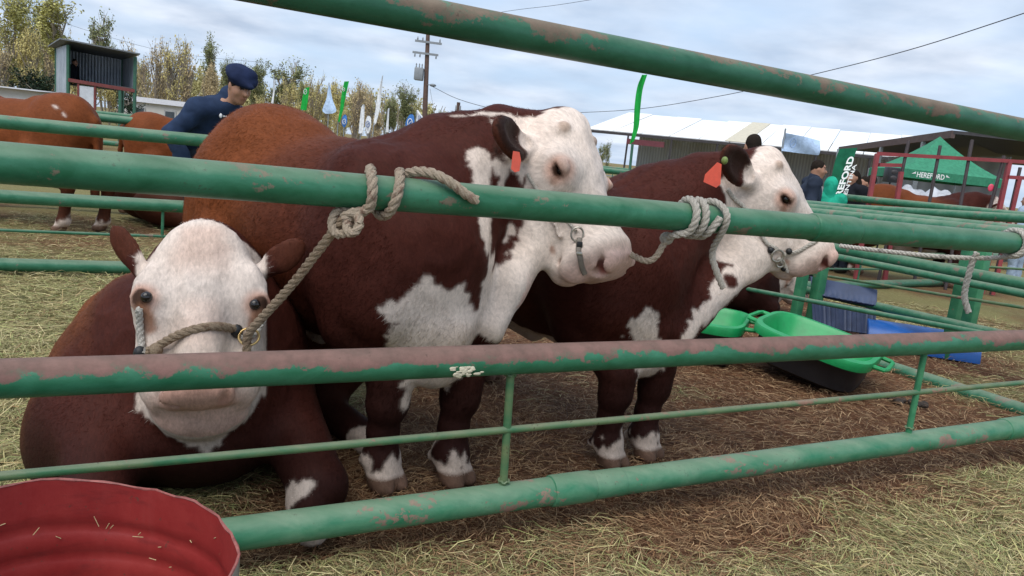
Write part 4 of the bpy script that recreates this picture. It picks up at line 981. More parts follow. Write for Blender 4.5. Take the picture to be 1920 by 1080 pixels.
# lifted-nose bull: rope halter with rings
Bk = BULLS['back']
hal = empty('rope_halter', Bk['root'].location, 0, 'rope halter with steel rings and black joints on the bull with the lifted nose', 'halter'); ho_ = np.array(hal.location)
rope(strap(Bk, [(1366, 352), (1380, 372), (1396, 395), (1415, 425), (1437, 452), (1455, 472)], .008)-ho_, .0105).build('cheek_rope', ROPEF, hal)
rope(strap(Bk, [(1470, 480), (1492, 470), (1512, 458), (1530, 448)], .008)-ho_, .0095).build('noseband', ROPEF, hal)
for (x, y) in ((1447, 466), (1478, 474), (1468, 506)): MB().ball(on(Bk, x, y, .01)-ho_, .016, 10).build('joint', BLACKM, hal)
for (x, y, r_) in ((1458, 482, .028), (1463, 495, .018)):
    c = on(Bk, x, y, .014)-ho_; b = MB(); b.tube([c+np.array([r_*math.cos(a), -.004*math.sin(a), r_*math.sin(a)]) for a in np.linspace(0, 2*PI, 21)], .0055, 8); b.build('ring', STEEL, hal)
rope(strap(Bk, [(1462, 486), (1467, 500), (1475, 512)], .012)-ho_, .010).build('chin_strap', ROPEF, hal)
# rope at the end of the rail
se = rs(1905, 456); e_ = empty('rail_rope', A2, 0, 'flecked pale rope wound on the end of the second rail at the right edge', 'rope'); rr = .013; Rw = R4+rr+.001
hel = [P(1575, 461, 4.3), P(1650, 470, 4.1), P(1760, 481, 3.95), P(1850, 484, 3.86), rp(se-.05, -60*D2R, Rw)]
for a in np.arange(-40, 560, 18): hel.append(rp(se-.04+.028*(a+40)/360, a*D2R, Rw))
rope(spline(hel, 4)-A2, rr).build('coil', ROPEF, e_)
rope(spline([P(1832, 474, 3.88), P(1823, 492, 3.9), P(1815, 520, 3.92), P(1808, 555, 3.95), P(1816, 586, 3.96)], 8)-A2, rr*1.25).build('hanging_end', ROPEF, e_)
# ear tags belong to the ears they are pinned in
TAGM = flat('orange_plastic_tag', (.62, .075, .035), .45, .12, 30); TAGG = flat('green_button', (.16, .22, .05), .5, .1)
def ear_tag(B, x0, y0, corners, m=TAGM, off=.012, lead_=True):
    r = B['root']; inv = np.array(r.matrix_world.inverted()) if False else None
    base = on(B, x0, y0, off, 5); loc = np.array(r.location); ca, sa = math.cos(-r.rotation_euler.z), math.sin(-r.rotation_euler.z)
    toL = lambda w: np.stack([(w[:, 0]-loc[0])*ca-(w[:, 1]-loc[1])*sa, (w[:, 0]-loc[0])*sa+(w[:, 1]-loc[1])*ca, w[:, 2]], 1)
    dep = float(PXL(base)[2]); W_ = np.array([P(x, y, dep-.03) for x, y in corners]); d = (_C-W_.mean(0)); d /= np.linalg.norm(d)
    V = np.vstack([W_+d*.002, W_-d*.002]); n = len(corners)
    b = MB(); b.add(toL(V), [tuple(range(n)), tuple(range(2*n-1, n-1, -1))]+[(i, (i+1) % n, n+(i+1) % n, n+i) for i in range(n)])
    o = b.build('ear_tag', m, r, False); return base, toL
ear_tag(Bm, 968, 285, [(962, 283), (974, 285), (977, 300), (974, 321), (965, 323), (958, 317), (960, 298)])
bs, tl = ear_tag(Bk, 1352, 302, [(1345, 304), (1353, 308), (1351, 345), (1343, 352), (1319, 341), (1322, 327)])
MB().ball(tl((bs-np.array([0, .03, 0]))[None])[0], (.016, .012, .018), 12).build('tag_button', TAGG, Bk['root'])
# ------------------------------------------------------------------ people
SKIN = mat('skin', (.42, .22, .15), .55, 0, .35); t = NT(SKIN); t.base(t.attr('Col')); t.put(t.b.inputs['Subsurface Weight'], .08); t.put(t.b.inputs['Subsurface Radius'], (.02, .01, .005))
def cloth(name, c, bump=.25):
    m = mat(name, c, .85, 0, .15); t = NT(m); v = t.coord(); n = t.noise(v, 9, 5, .6, .8); n2 = t.noise(v, 3, 3, .5)
    t.base(t.mix(t.ramp(n, [(.3, 0.0), (.7, 1.0)]), tuple(x*.75 for x in c), tuple(min(1, x*1.2) for x in c))); t.normal(t.bump(n2, bump*2, .05)); return m
def person(label, loc, rz, pose, top, legs, hair=(.02, .015, .012), skin=(.36, .19, .125), h=.014, hat=None, hood=None, group=None, scale=1.06, hairlen=0, extra=None, lower=True):
    """pose: joints in the local frame (x forward, y left, z up), metres for a 1.75 m adult"""
    root = empty('person', loc, rz, label, 'person', group); root.scale = (scale,)*3
    J = dict(pel=(0, 0, .95), chest=(.0, 0, 1.30), neck=(.02, 0, 1.47), head=(.05, 0, 1.62), face=(1, 0, -.05),
             shL=(0, .19, 1.42), shR=(0, -.19, 1.42), elL=(-.02, .25, 1.14), elR=(-.02, -.25, 1.14), haL=(.08, .24, .90), haR=(.08, -.24, .90),
             hpL=(0, .09, .92), hpR=(0, -.09, .92), knL=(.03, .10, .50), knR=(.03, -.10, .50), ftL=(0, .10, .08), ftR=(0, -.10, .08)); J.update(pose)
    J = {k: np.array(v, float) for k, v in J.items()}
    allp = np.array([v for k, v in J.items() if k != 'face']); lo, hi = allp.min(0)-.32, allp.max(0)+.32; lo[2] = -.02
    f = J['face']/np.linalg.norm(J['face']); upv = np.array([0, 0, 1.]); upv = upv-f*(upv@f); upv /= np.linalg.norm(upv); yl = np.cross(upv, f); R = np.stack([f, yl, upv], 1); H = J['head']; hp = lambda x, y, z: H+R@np.array([x, y, z])
    # body: one continuous surface, head with face, hands with fingers
    F = Field(lo, hi, h)
    F.ell(H, (.098, .077, .115), R, .02); F.ell(hp(.02, 0, -.055), (.075, .062, .075), R, .03); F.cone(hp(.03, 0, -.09), hp(.06, 0, -.105), .04, .03, .03)
    F.cone(hp(.085, 0, .015), hp(.118, 0, -.028), .011, .019, .015); F.ell(hp(.085, 0, -.068), (.022, .028, .010), R, .01); F.cone(hp(.075, -.03, .03), hp(.075, .03, .03), .022, .022, .02)
    for s in (-1, 1):
        F.ell(hp(-.005, s*.078, -.005), (.022, .012, .034), R, .01); F.ell(hp(.092, s*.033, .012), (.014, .016, .009), R, .008, 's'); F.ell(hp(.05, s*.045, -.03), (.035, .025, .03), R, .02)
    F.cone(J['neck']-(0, 0, .03), hp(-.02, 0, -.07), .062, .055, .03)
    F.chain([J['pel'], (J['pel']+J['chest'])/2, J['chest'], J['neck']-(0, 0, .06)], [.125, .12, .125, .09], .06, n=(0, 1, 0), sq=1.35)
    for s in 'LR':
        F.chain([J['sh'+s], J['el'+s], J['ha'+s]], [.062, .047, .031], .03)
        d = J['ha'+s]-J['el'+s]; d /= np.linalg.norm(d); sd = np.cross(d, (1, 0, 0) if abs(d[0]) < .8 else (0, 0, 1)); sd /= np.linalg.norm(sd); up_ = np.cross(sd, d)
        pc = J['ha'+s]+d*.05; F.ell(pc, (.05, .042, .018), np.stack([d, sd, up_], 1), .015)
        for k in range(4):
            o_ = pc+sd*(-.03+.02*k)+d*.035; ln = (.07, .082, .078, .06)[k]; F.chain([o_, o_+d*ln*.55-up_*.004, o_+d*ln*.9-up_*.02], [.0105, .0095, .008], .003)
        F.chain([pc-sd*.03-d*.02, pc-sd*.058+d*.015, pc-sd*.062+d*.045], [.013, .011, .009], .006)
        if lower:
            F.chain([J['hp'+s], J['kn'+s], J['ft'+s]], [.10, .062, .045], .03); F.cone(J['ft'+s]+(0, 0, -.03), J['ft'+s]+(.14, 0, -.04), .045, .035, .02)
    V, Fq = F.mesh(1); q = (V-H)@R
    col = np.tile(np.array(skin), (len(V), 1)); red = sstep(.03, 0, np.abs(q[:, 2]+.068))*sstep(.04, .02, np.abs(q[:, 1]))*(q[:, 0] > .07); col = col*(1-red[:, None]*.5)+np.array((.30, .10, .08))*red[:, None]*.5
    for s in (-1, 1):
        de = np.linalg.norm(q-(.090, s*.033, .014), axis=1); col = np.where((de < .016)[:, None], (.03, .02, .016), col)
        br = (np.abs(q[:, 2]-.036) < .007) & (np.abs(q[:, 1]-s*.035) < .022) & (q[:, 0] > .05); col = np.where(br[:, None], np.array(hair), col)
    raw('body', V, Fq, SKIN, root, True, col)
    # clothes follow the body a centimetre or two outside it
    def garment(name, fn, m, cut=None):
        g = Field(lo, hi, h); fn(g)
        if cut: cut(g)
        V, Fq = g.mesh(2)
        if len(V):
            V = V+vnormals(V, Fq)*(vnoise(V*np.array([1, 1, .6]), 9, 13, 2)*.014+np.abs(vnoise(V*np.array([1, 1, 1.8]), 5, 14, 2))*.016)[:, None]; return raw(name, V, Fq, m, root)
    def jk(g):
        g.chain([J['pel']-(0, 0, .03), (J['pel']+J['chest'])/2, J['chest'], J['neck']-(0, 0, .07)], [.145, .142, .145, .088], .06, n=(0, 1, 0), sq=1.32)
        for s in 'LR':
            g.chain([J['sh'+s], J['el'+s], J['ha'+s]+(J['el'+s]-J['ha'+s])*.06], [.088, .068, .050], .05)
            g.cone(J['sh'+s], J['neck']-(0, 0, .03), .075, .07, .05)
        g.cone(J['neck']-(0, 0, .05), J['neck']+(H-J['neck'])*.18, .085, .080, .02)
    garment('jacket', jk, top)
    if lower:
        def tr(g):
            g.ell(J['pel']-(0, 0, .06), (.14, .175, .14), None, .05)
            for s in 'LR': g.chain([J['hp'+s], J['kn'+s], J['ft'+s]+(0, 0, .02)], [.118, .083, .068], .04)
        garment('trousers', tr, legs)
        def sh(g):
            for s in 'LR': g.cone(J['ft'+s]+(-.02, 0, -.025), J['ft'+s]+(.15, 0, -.03), .058, .046, .02)
        garment('shoes', sh, BLACKM)
    hm_ = flat('hair', hair, .95, .4, 60); hm_.node_tree.nodes['Principled BSDF'].inputs['Specular IOR Level'].default_value = .08
    def hr(g):
        g.ell(hp(-.012, 0, .026), (.100, .082, .100), R, .0); g.ell(hp(.075, 0, -.045), (.085, .09, .075), R, .02, 's')
        if hairlen: g.chain([hp(-.05, 0, .0), hp(-.075, 0, -.12), hp(-.08, 0, -hairlen)], [.085, .085, .04], .03)
    if not hood: garment('hair', hr, hm_)
    if hood:
        def hd(g): g.ell(hp(-.02, 0, .015), (.125, .112, .14), R, .0); g.ell(hp(.12, 0, -.01), (.085, .075, .105), R, .03, 's'); g.cone(hp(-.03, 0, -.10), J['neck']-(0, 0, .05), .10, .11, .04)
        garment('hood', hd, hood)
    if hat:
        def bt(g):
            g.ell(hp(-.005, 0, .078), (.132, .120, .054), R@np.array(Euler((0, math.radians(6), 0)).to_matrix()), .0)
            g.ell(hp(-.03, 0, .10), (.12, .12, .05), R, .03); g.ell(hp(.0, 0, .045), (.106, .09, .035), R, .02); g.cone(hp(.09, -.02, .052), hp(.15, 0, .052), .035, .022, .03, n=upv, sq=.6)
        garment('beret', bt, hat)
    if extra: extra(root, J, hp, R)
    return root
NAVY = cloth('navy_cotton', (.020, .035, .075)); NAVYH = cloth('navy_wool', (.012, .020, .055)); DKT = cloth('dark_trousers', (.018, .022, .032))
def badge(root, J, hp, R):
    jk_ = [o for o in root.children if o.name.startswith('jacket')][0]; n = len(jk_.data.vertices); V = np.empty(n*3); jk_.data.vertices.foreach_get('co', V); V = V.reshape(-1, 3)
    a = root.rotation_euler.z; k_ = root.scale[0]; Rz = np.array([[math.cos(a), -math.sin(a), 0], [math.sin(a), math.cos(a), 0], [0, 0, 1]]); Wv = (V*k_)@Rz.T+np.array(root.location); px = np.array(PXLv(Wv)); b = MB()
    for k, (x, y, w) in enumerate(((414, 217, .016), (420, 218.2, .009), (424, 218.6, .008), (428, 219, .009), (431.5, 219.3, .007))):
        i = pick(px, x, y, 3); d = nz(_C-Wv[i]); q = P(x, y, float(px[2][i])-.012); b.ball(((q-np.array(root.location))@Rz)/k_, (w*.8, w*.8, w*(1.2 if k == 0 else .8)), 8)
    b.build('chest_logo', flat('white_print', (.7, .7, .72), .7, .1), root, False)
mp_ = P(408, 300, 6.9)
person('man in a navy sweater and navy beret behind the rump of the middle bull', (mp_[0]-.12, mp_[1], 0), math.radians(-22),
       dict(pel=(-.10, 0, .98), chest=(.08, 0, 1.30), neck=(.22, 0, 1.44), head=(.36, -.02, 1.55), face=(.90, -.25, -.36), shL=(.14, .20, 1.31), shR=(.12, -.21, 1.33), elL=(.25, .30, 1.15), elR=(-.02, -.32, 1.12), haL=(.50, .2, 1.05), haR=(.12, -.32, .90)),
       NAVY, DKT, hat=NAVYH, h=.011, scale=1.10, extra=badge)
pp = lambda x, y, d: P(x, y, d)*(1, 1, 0)
GREYB = cloth('dark_blue_jacket', (.022, .030, .050)); TEAL = cloth('teal_jacket', (.018, .33, .215)); DARK = cloth('dark_jacket', (.012, .013, .018)); BRN = cloth('brown_jacket', (.10, .045, .035)); LBL = cloth('pale_denim', (.30, .38, .48))
def greyh(root, J, hp, R):
    b = MB(); b.box((.145, 0, 1.22), (.03, .07, .34), None, .012); b.build('grey_sweater', cloth('grey_knit', (.26, .26, .27)), root)
person('dark-haired man in profile in a dark blue jacket beside the green feather banner', pp(1512, 400, 10.6), math.radians(-8), {}, GREYB, DKT, h=.016, extra=greyh, scale=1.0)
person('small person in a teal hooded jacket standing under the green feather banner', pp(1549, 400, 10.9), math.radians(80), {}, TEAL, DKT, h=.018, hood=TEAL, scale=.87)
person('long-haired woman in black standing just right of the green feather banner', pp(1592, 400, 12.5), math.radians(200), {}, DARK, DKT, h=.018, hairlen=.28, scale=.98)
person('person in a dark jacket, the nearer of two beside the red pen post', pp(1614, 400, 13), math.radians(190), {}, DARK, DKT, h=.018, scale=.94)
person('person in a dark jacket half hidden behind another beside the red pen post', pp(1627, 400, 14.5), math.radians(150), {}, GREYB, DKT, h=.018, scale=.98)
person('person in a brown jacket seen from behind above the lifted-nose bull', pp(1394, 400, 8.4), math.radians(95), {}, BRN, DKT, h=.015, scale=1.075)
person('person in pale denim at the right edge behind the red pen', pp(1912, 470, 13.5), math.radians(120), {}, LBL, LBL, h=.02, scale=.95)
# ------------------------------------------------------------------ distant cattle
def far_bull(label, loc, ang, pm, fr=(-.55, .55), scale=1.0, poll=(1.0, 0, 1.55), muzzle=(1.45, 0, 1.18), zh=(.75, 0, .6), hair=9000, lying_=False, marks=(), group=None, h=.022, faceline=.02):
    ca, sa = math.cos(ang), math.sin(ang); w = lambda l: np.array([l[0]*ca-l[1]*sa, l[0]*sa+l[1]*ca, l[2]])*scale+np.array([loc[0], loc[1], 0]); d = lambda l: np.array([l[0]*ca-l[1]*sa, l[0]*sa+l[1]*ca, l[2]])
    sp = dict(loc=loc, ang=ang, scale=scale, h=h, hair=hair, fr=fr, trunk=trunk_lying if lying_ else trunk_standing, poll=w(poll), muzzle=w(muzzle), zh=d(zh), nn=(0, 1, 0), nsq=.85, deep=1.3, wide=1.05, faceline=faceline,
              ears={s: (d((-.35, s*.9, .05)), d((.6, 0, -.7))) for s in (-1, 1)}, marks=list(marks), tail=not lying_)
    if lying_: sp.update(under=False, sock=-1, hoofed=False, wither=(.15, 0, .6), chestpt=(.3, 0, .5), brisket=(.6, 0, .35), crest=0, lo=(-1.6, -1, -.03), hi=(1.5, 1, 1.5), legs=lambda F, s_, tl: (F.chain([(.3, .3, .3), (.62, .3, .12), (.4, .3, .06)], [.18, .09, .06], .06), F.chain([(.3, -.3, .3), (.62, -.3, .12), (.4, -.3, .06)], [.18, .09, .06], .06), F.chain([(-.6, -.5, .25), (-.2, -.6, .12), (.0, -.6, .06)], [.2, .09, .06], .06)))
    else: sp.update(fore={1: w((.52, .17, 0)), -1: w((.62, -.17, 0))}, hind={1: (-.66, .2, 0), -1: (-.84, -.2, 0)})
    return bull(label, sp, 'bull', None, group)
far_bull('rust-brown bull with a white-splashed rump cut by the left edge of the picture', (-5.62, 8.35), math.radians(172), None, fr=(.6, 1.6), marks=[('w', [(102, 192, 1.5), (114, 200, 2)]), ('w', [(122, 209, 1.5), (128, 214, 2)])])
c = G(262, 398); far_bull('ginger bull standing side on beyond the second fence, left of the man in the beret', (c[0]+.62, c[1]+.1), math.radians(12), None, fr=(.5, 1.5), scale=.93)
far_bull('dark brown bull lying beyond the fence between the ginger bull and the middle bull', tuple((G(345, 432)+(.35, .5, 0))[:2]), math.radians(8), None, fr=(-1, .5), lying_=True, poll=(.62, 0, .98), muzzle=(1.1, 0, .62))
c = P(1735, 400, 12.3); g_ = G(1400, 592); far_bull('dark brown bull lying beyond the side fence, under the jaw of the lifted-nose bull', (g_[0]-.25, g_[1]+.35), math.radians(-4), None, fr=(-2, -1), lying_=True, poll=(.72, 0, .74), muzzle=(1.15, -.05, .30), scale=.85)
far_bull('red-brown bull with a pink ear tag standing inside the red pen', (c[0]-.12, c[1]), math.radians(-8), None, fr=(-.05, .5), scale=1.03, poll=(1.06, 0, 1.50), muzzle=(1.50, 0, 1.16))
b = MB(); tp = P(1858, 352, 11.7); b.ball((0, 0, 0), (.045, .012, .06), 10); o = b.build('ear_tag', flat('pink_tag', (.65, .06, .12), .5), None)
rb = [x for x in S.objects if x.name.startswith('bull') and x.get('label', '').startswith('red-brown bull with a pink')][0]; o.parent = rb
d_ = tp-np.array(rb.location); a_ = -rb.rotation_euler.z; o.location = (d_[0]*math.cos(a_)-d_[1]*math.sin(a_), d_[0]*math.sin(a_)+d_[1]*math.cos(a_), d_[2])
c = G(200, 590); 
# ------------------------------------------------------------------ trees
BARK = flat('bark', (.27, .23, .18), .9, .3, 8); BARKP = flat('pale_bark', (.26, .22, .18), .9, .25, 8)
def leafm(name, c):
    m = mat(name, c, .7, 0, .2); t = NT(m); t.base(t.mix(t.ramp(t.noise(t.coord(), .9, 4, .6), [(.35, 0.0), (.65, 1.0)]), tuple(x*.6 for x in c), tuple(x*1.25 for x in c))); t.put(t.b.inputs['Subsurface Weight'], 0.0); return m
LEAF_W = leafm('willow_leaf', (.56, .48, .20)); LEAF_P = leafm('poplar_leaf', (.24, .26, .12)); LEAF_C = leafm('conifer_leaf', (.018, .035, .018)); LEAF_Y = leafm('bud_leaf', (.55, .44, .25)); LEAF_G = leafm('fresh_leaf', (.42, .40, .14))
def tree_proto(kind, seed):
    rng = np.random.default_rng(seed); tr = MB(); segs = []
    def grow(p, d, l, r, lev, mx):
        n = 4; pts = [p]; dd = d.copy()
        for i in range(n):
            dd = dd+rng.normal(0, .13 if lev else .05, 3); dd[2] += .19 if kind != 'poplar' else .22*(lev > 0); dd /= np.linalg.norm(dd); pts.append(pts[-1]+dd*l/n)
        tr.tube(pts, np.linspace(r, r*.45, n+1), 6 if lev < 2 else 4, cap=False); segs.extend([(pts[i], pts[i+1], lev) for i in range(n)])
        if lev < mx:
            k = {0: 11, 1: 6, 2: 4}[lev]
            for i in range(k):
                t0 = rng.uniform(.18 if lev == 0 else .25, 1.0); j = min(n-1, int(t0*n)); q = pts[j]+(pts[j+1]-pts[j])*(t0*n-j)
                a = rng.uniform(0, 2*PI); sp_ = {'willow': .5, 'bare': .45, 'poplar': .24, 'conifer': 1.2}[kind]*rng.uniform(.7, 1.2)
                ax = np.cross(dd, (math.cos(a), math.sin(a), .2)); ax /= np.linalg.norm(ax); nd = dd*math.cos(sp_)+ax*math.sin(sp_)
                grow(q, nd, l*rng.uniform(.38, .62)*(1.1-.45*t0*(lev == 0)), r*.42, lev+1, mx)
    root = np.array([0., 0, 0])
    if kind in ('willow', 'bare'):
        for k in range(3): a = rng.uniform(0, 2*PI); grow(root+(math.cos(a)*.12, math.sin(a)*.12, 0), nz((.28*math.cos(a), .28*math.sin(a), 1)), rng.uniform(.8, 1.0)*7.5, .17, 0, 2)
    elif kind == 'poplar': grow(root, np.array([0, 0, 1.]), 9.5, .2, 0, 2)
    else: grow(root, np.array([0, 0, 1.]), 6, .16, 0, 1)
    nl = {'willow': 6500, 'bare': 2300, 'poplar': 5600, 'conifer': 4200}[kind]; ss = [s for s in segs if s[2] >= (1 if kind != 'conifer' else 0)]
    L_ = np.array([np.linalg.norm(b_-a_) for a_, b_, l_ in ss])*np.array([1.0 if l_ == 2 else .35 for *_, l_ in ss]); pi = rng.choice(len(ss), nl, p=L_/L_.sum()); tt = rng.random((nl, 1))
    A_ = np.array([s[0] for s in ss])[pi]; B_ = np.array([s[1] for s in ss])[pi]; spd = {'willow': .26, 'bare': .22, 'poplar': .26, 'conifer': .38}[kind]
    c = A_*(1-tt)+B_*tt+rng.normal(0, spd, (nl, 3)); c[:, 2] = np.maximum(c[:, 2], .3)
    keep = vnoise(c, .9, seed+5, 2) > -.22; c = c[keep]; nl = len(c)
    sz = rng.uniform(.055, .125, nl)[:, None]*(1.3 if kind == 'conifer' else 1.15); u = rng.normal(0, 1, (nl, 3)); u[:, 2] *= 1.2; u /= np.linalg.norm(u, axis=1)[:, None]; w_ = np.cross(u, rng.normal(0, 1, (nl, 3))); w_ /= np.linalg.norm(w_, axis=1)[:, None]
    V = np.stack([c-u*sz*1.3, c+w_*sz*.6, c+u*sz*1.3, c-w_*sz*.6], 1).reshape(-1, 3); return tr, V, np.arange(nl*4).reshape(-1, 4)
PROTO = {}
def tree(kind, seed, leaf, base, hgt, rz, label, wid=1.0, group='trees in the row behind the show ground'):
    key = (kind, seed, leaf.name); wid *= {'willow': .72, 'bare': .75, 'poplar': .85}.get(kind, 1)
    root = empty('tree', base, rz, label, 'tree', group)
    if key not in PROTO:
        tr, V, Fq = tree_proto(kind, seed); tk = tr.build('trunk', BARKP if kind in ('bare',) else BARK, root); cr_ = raw('crown', V, Fq, leaf, root, False); top = max(V[:, 2].max(), 1); PROTO[key] = (tk.data, cr_.data, top)
    else:
        for nm, me in zip(('trunk', 'crown'), PROTO[key][:2]): o = bpy.data.objects.new(nm, me); COL.objects.link(o); o.parent = root
    s = hgt/PROTO[key][2]; root.scale = (s*wid, s*wid, s); return root
def tree_at(x, ytop, kind, seed, leaf, d, label, wid=1.0):
    g = P(x, 200, d)*(1, 1, 0); k = PXL(g+(0, 0, 1.4)); top = P(x, ytop, d); tree(kind, seed, leaf, g, max(1.5, top[2]), random.uniform(0, 6), label, wid)
WL, PL_, BR_ = 'willow', 'poplar', 'bare'
TREES = [(40, 20, WL, 2, LEAF_W, 66, 'dense pale willow behind the others near the left edge', 1.1), (175, 85, WL, 1, LEAF_W, 66, 'pale willow showing behind the booth roof', 1.1), (5, 70, BR_, 3, LEAF_Y, 48, 'half-bare tree low at the left edge', 1.0), (-60, -40, WL, 1, LEAF_W, 56, 'bushy yellow-green willow cut by the left edge', 1.1), (18, -55, PL_, 1, LEAF_G, 60, 'tallest tree at the left edge, reaching out of the picture', 1.5), (62, 40, WL, 2, LEAF_W, 54, 'leafy olive willow between the left edge and the raised booth', .9), (100, 30, BR_, 1, LEAF_Y, 62, 'thin half-bare tree beside the broad poplar left of the booth', .8),
         (126, -22, PL_, 2, LEAF_G, 58, 'broad tall poplar right behind the raised booth', 1.9), (161, 12, PL_, 3, LEAF_P, 70, 'slim dark poplar whose tip shows above the booth roof', 1.1), (150, 75, WL, 1, LEAF_W, 52, 'willow spreading just behind the left wall of the booth', 1.0), (92, 4, PL_, 1, LEAF_P, 66, 'narrow dark poplar left of the broad poplar', 1.1),
         (46, 118, 'conifer', 1, LEAF_C, 45, 'dark conifer low at the left between the willows', 1.3), (246, 165, 'conifer', 2, LEAF_C, 40, 'small dark conifer beside the booth right-hand posts', 1.0), (78, 128, 'conifer', 2, LEAF_C, 44, 'dark round conifer just left of the booth', 1.4),
         (222, 70, PL_, 3, LEAF_P, 80, 'far poplar peeping over the right end of the booth roof', 1.0), (252, 72, BR_, 2, LEAF_Y, 62, 'bare-branched tree right of the booth', .9), (285, 66, BR_, 1, LEAF_Y, 60, 'pale bare tree over the white house roof', .9), (322, 64, BR_, 3, LEAF_W, 58, 'bare tree with a few yellow buds left of the man in the beret', .85), (352, 78, BR_, 2, LEAF_Y, 63, 'twiggy bare tree just behind the shoulder of the man in the beret', .9),
         (404, 62, PL_, 2, LEAF_P, 70, 'tall green poplar above the man in the beret', 1.15), (385, 110, WL, 2, LEAF_Y, 58, 'rounded brownish willow behind the man in the beret', .9), (424, 100, PL_, 1, LEAF_P, 78, 'short pointed poplar just right of the tall green one', 1.0), (438, 106, PL_, 3, LEAF_P, 80, 'slim poplar above the beret', 1.0),
         (470, 106, PL_, 2, LEAF_P, 76, 'left one of the pair of poplars right of the beret', 1.2), (486, 110, PL_, 1, LEAF_P, 78, 'right one of the pair of poplars right of the beret', 1.0), (513, 98, PL_, 3, LEAF_P, 70, 'wide dark poplar behind the thin white flag', 1.9), (540, 140, WL, 1, LEAF_W, 62, 'low yellow willow left of the first green banner', .9), (556, 138, PL_, 2, LEAF_P, 82, 'thin poplar beside the first green banner', .9),
         (592, 132, BR_, 1, LEAF_W, 66, 'bare-topped tree behind the teardrop flag', .9), (612, 142, PL_, 1, LEAF_W, 70, 'pale upright tree over the teardrop flag', 1.2), (632, 150, WL, 2, LEAF_W, 62, 'willow between the teardrop flag and the leaning green banner', .9), (664, 146, BR_, 3, LEAF_Y, 64, 'brown twiggy tree right of the leaning green banner', .9), (676, 148, WL, 1, LEAF_W, 66, 'yellowish willow behind the white feather flags', .8),
         (700, 160, BR_, 2, LEAF_Y, 60, 'bare brown tree behind the leaning white flag', .9), (728, 180, PL_, 3, LEAF_P, 70, 'small green poplar left of the pair by the utility pole', 1.4), (744, 172, PL_, 2, LEAF_P, 70, 'left of the two poplars beside the utility pole', 1.2), (760, 158, PL_, 1, LEAF_P, 72, 'second poplar from the utility pole', 1.1), (778, 152, PL_, 3, LEAF_P, 72, 'poplar right against the utility pole', 1.3),
         (716, 200, WL, 2, LEAF_Y, 55, 'low bush-like willow behind the small white flags', .9), (640, 195, WL, 1, LEAF_W, 52, 'low willow filling the gap under the green banners', 1.0), (566, 185, WL, 2, LEAF_W, 52, 'low willow behind the rump of the middle bull', 1.1), (480, 170, WL, 1, LEAF_W, 54, 'low pale willow right of the man face', 1.0), (820, 204, PL_, 2, LEAF_P, 85, 'small far tree right of the utility pole', 1.6), (852, 208, PL_, 1, LEAF_P, 90, 'farther small tree over the neck of the middle bull', 1.8),
         (1140, 268, PL_, 2, LEAF_P, 60, 'left poplar seen under the end of the white roof', 1.3), (1152, 262, PL_, 1, LEAF_P, 62, 'right poplar seen under the end of the white roof', 1.2), (880, 212, PL_, 3, LEAF_P, 95, 'faint far tree behind the white crest of the middle bull', 1.6),
         (205, 120, WL, 2, LEAF_W, 60, 'olive willow seen through the open front of the booth', 1.1), (-20, 60, WL, 2, LEAF_W, 50, 'bushy willow behind the rump at the left edge', 1.0), (305, 120, WL, 1, LEAF_Y, 64, 'brownish willow over the white house', .9), (440, 150, WL, 2, LEAF_W, 60, 'pale willow around the head of the man in the beret', .9)]
for a in TREES: tree_at(*a[:7], *a[7:])
# the far wood: a hazy mass of upright trees behind the row, too many and too mixed to tell apart
rng = np.random.default_rng(21); TW = MB(); LV = []; keys = [k for k in PROTO if k[0] in ('poplar', 'bare', 'willow')]
src = {}
for k in keys:
    cm = PROTO[k][1]; n = len(cm.vertices); V = np.empty(n*3); cm.vertices.foreach_get('co', V); src[k] = V.reshape(-1, 4, 3)
for i in range(46):
    x = -40+i*19.5+rng.uniform(-6, 6); yt = float(np.interp(x, [-40, 60, 150, 260, 400, 520, 640, 760, 860], [60, 70, 95, 112, 128, 150, 160, 172, 214]))+rng.uniform(-10, 14); d = rng.uniform(84, 104); g = P(x, 200, d)*(1, 1, 0); h_ = max(3, float(P(x, yt, d)[2])); k = keys[rng.integers(len(keys))]; Q = src[k]; q = Q[rng.random(len(Q)) < .42].copy(); s_ = h_/PROTO[k][2]; c_ = q.mean(1, keepdims=True); q = c_+(q-c_)*2.1
    a = rng.uniform(0, 6); R_ = np.array([[math.cos(a), -math.sin(a), 0], [math.sin(a), math.cos(a), 0], [0, 0, 1]]); LV.append((q.reshape(-1, 3)@R_.T)*np.array([s_*.8, s_*.8, s_])+g)
    for j in range(3): TW.tube([g+rng.normal(0, .3, 3)*(1, 1, 0), g+rng.normal(0, .5, 3)*(1, 1, 0)+(0, 0, h_*.5), g+rng.normal(0, .9, 3)*(1, 1, 0)+(0, 0, h_*.92)], [.14, .09, .03], 5)
wood = TW.build('far_wood', BARKP, None); tag(wood, 'hazy wood of upright spring trees far behind the row of poplars', 'wood', None, 'stuff')
V = np.concatenate(LV); lo = raw('foliage', V, np.arange(len(V)).reshape(-1, 4), leafm('far_foliage', (.46, .42, .20)), wood, False); lo['kind'] = 'stuff'
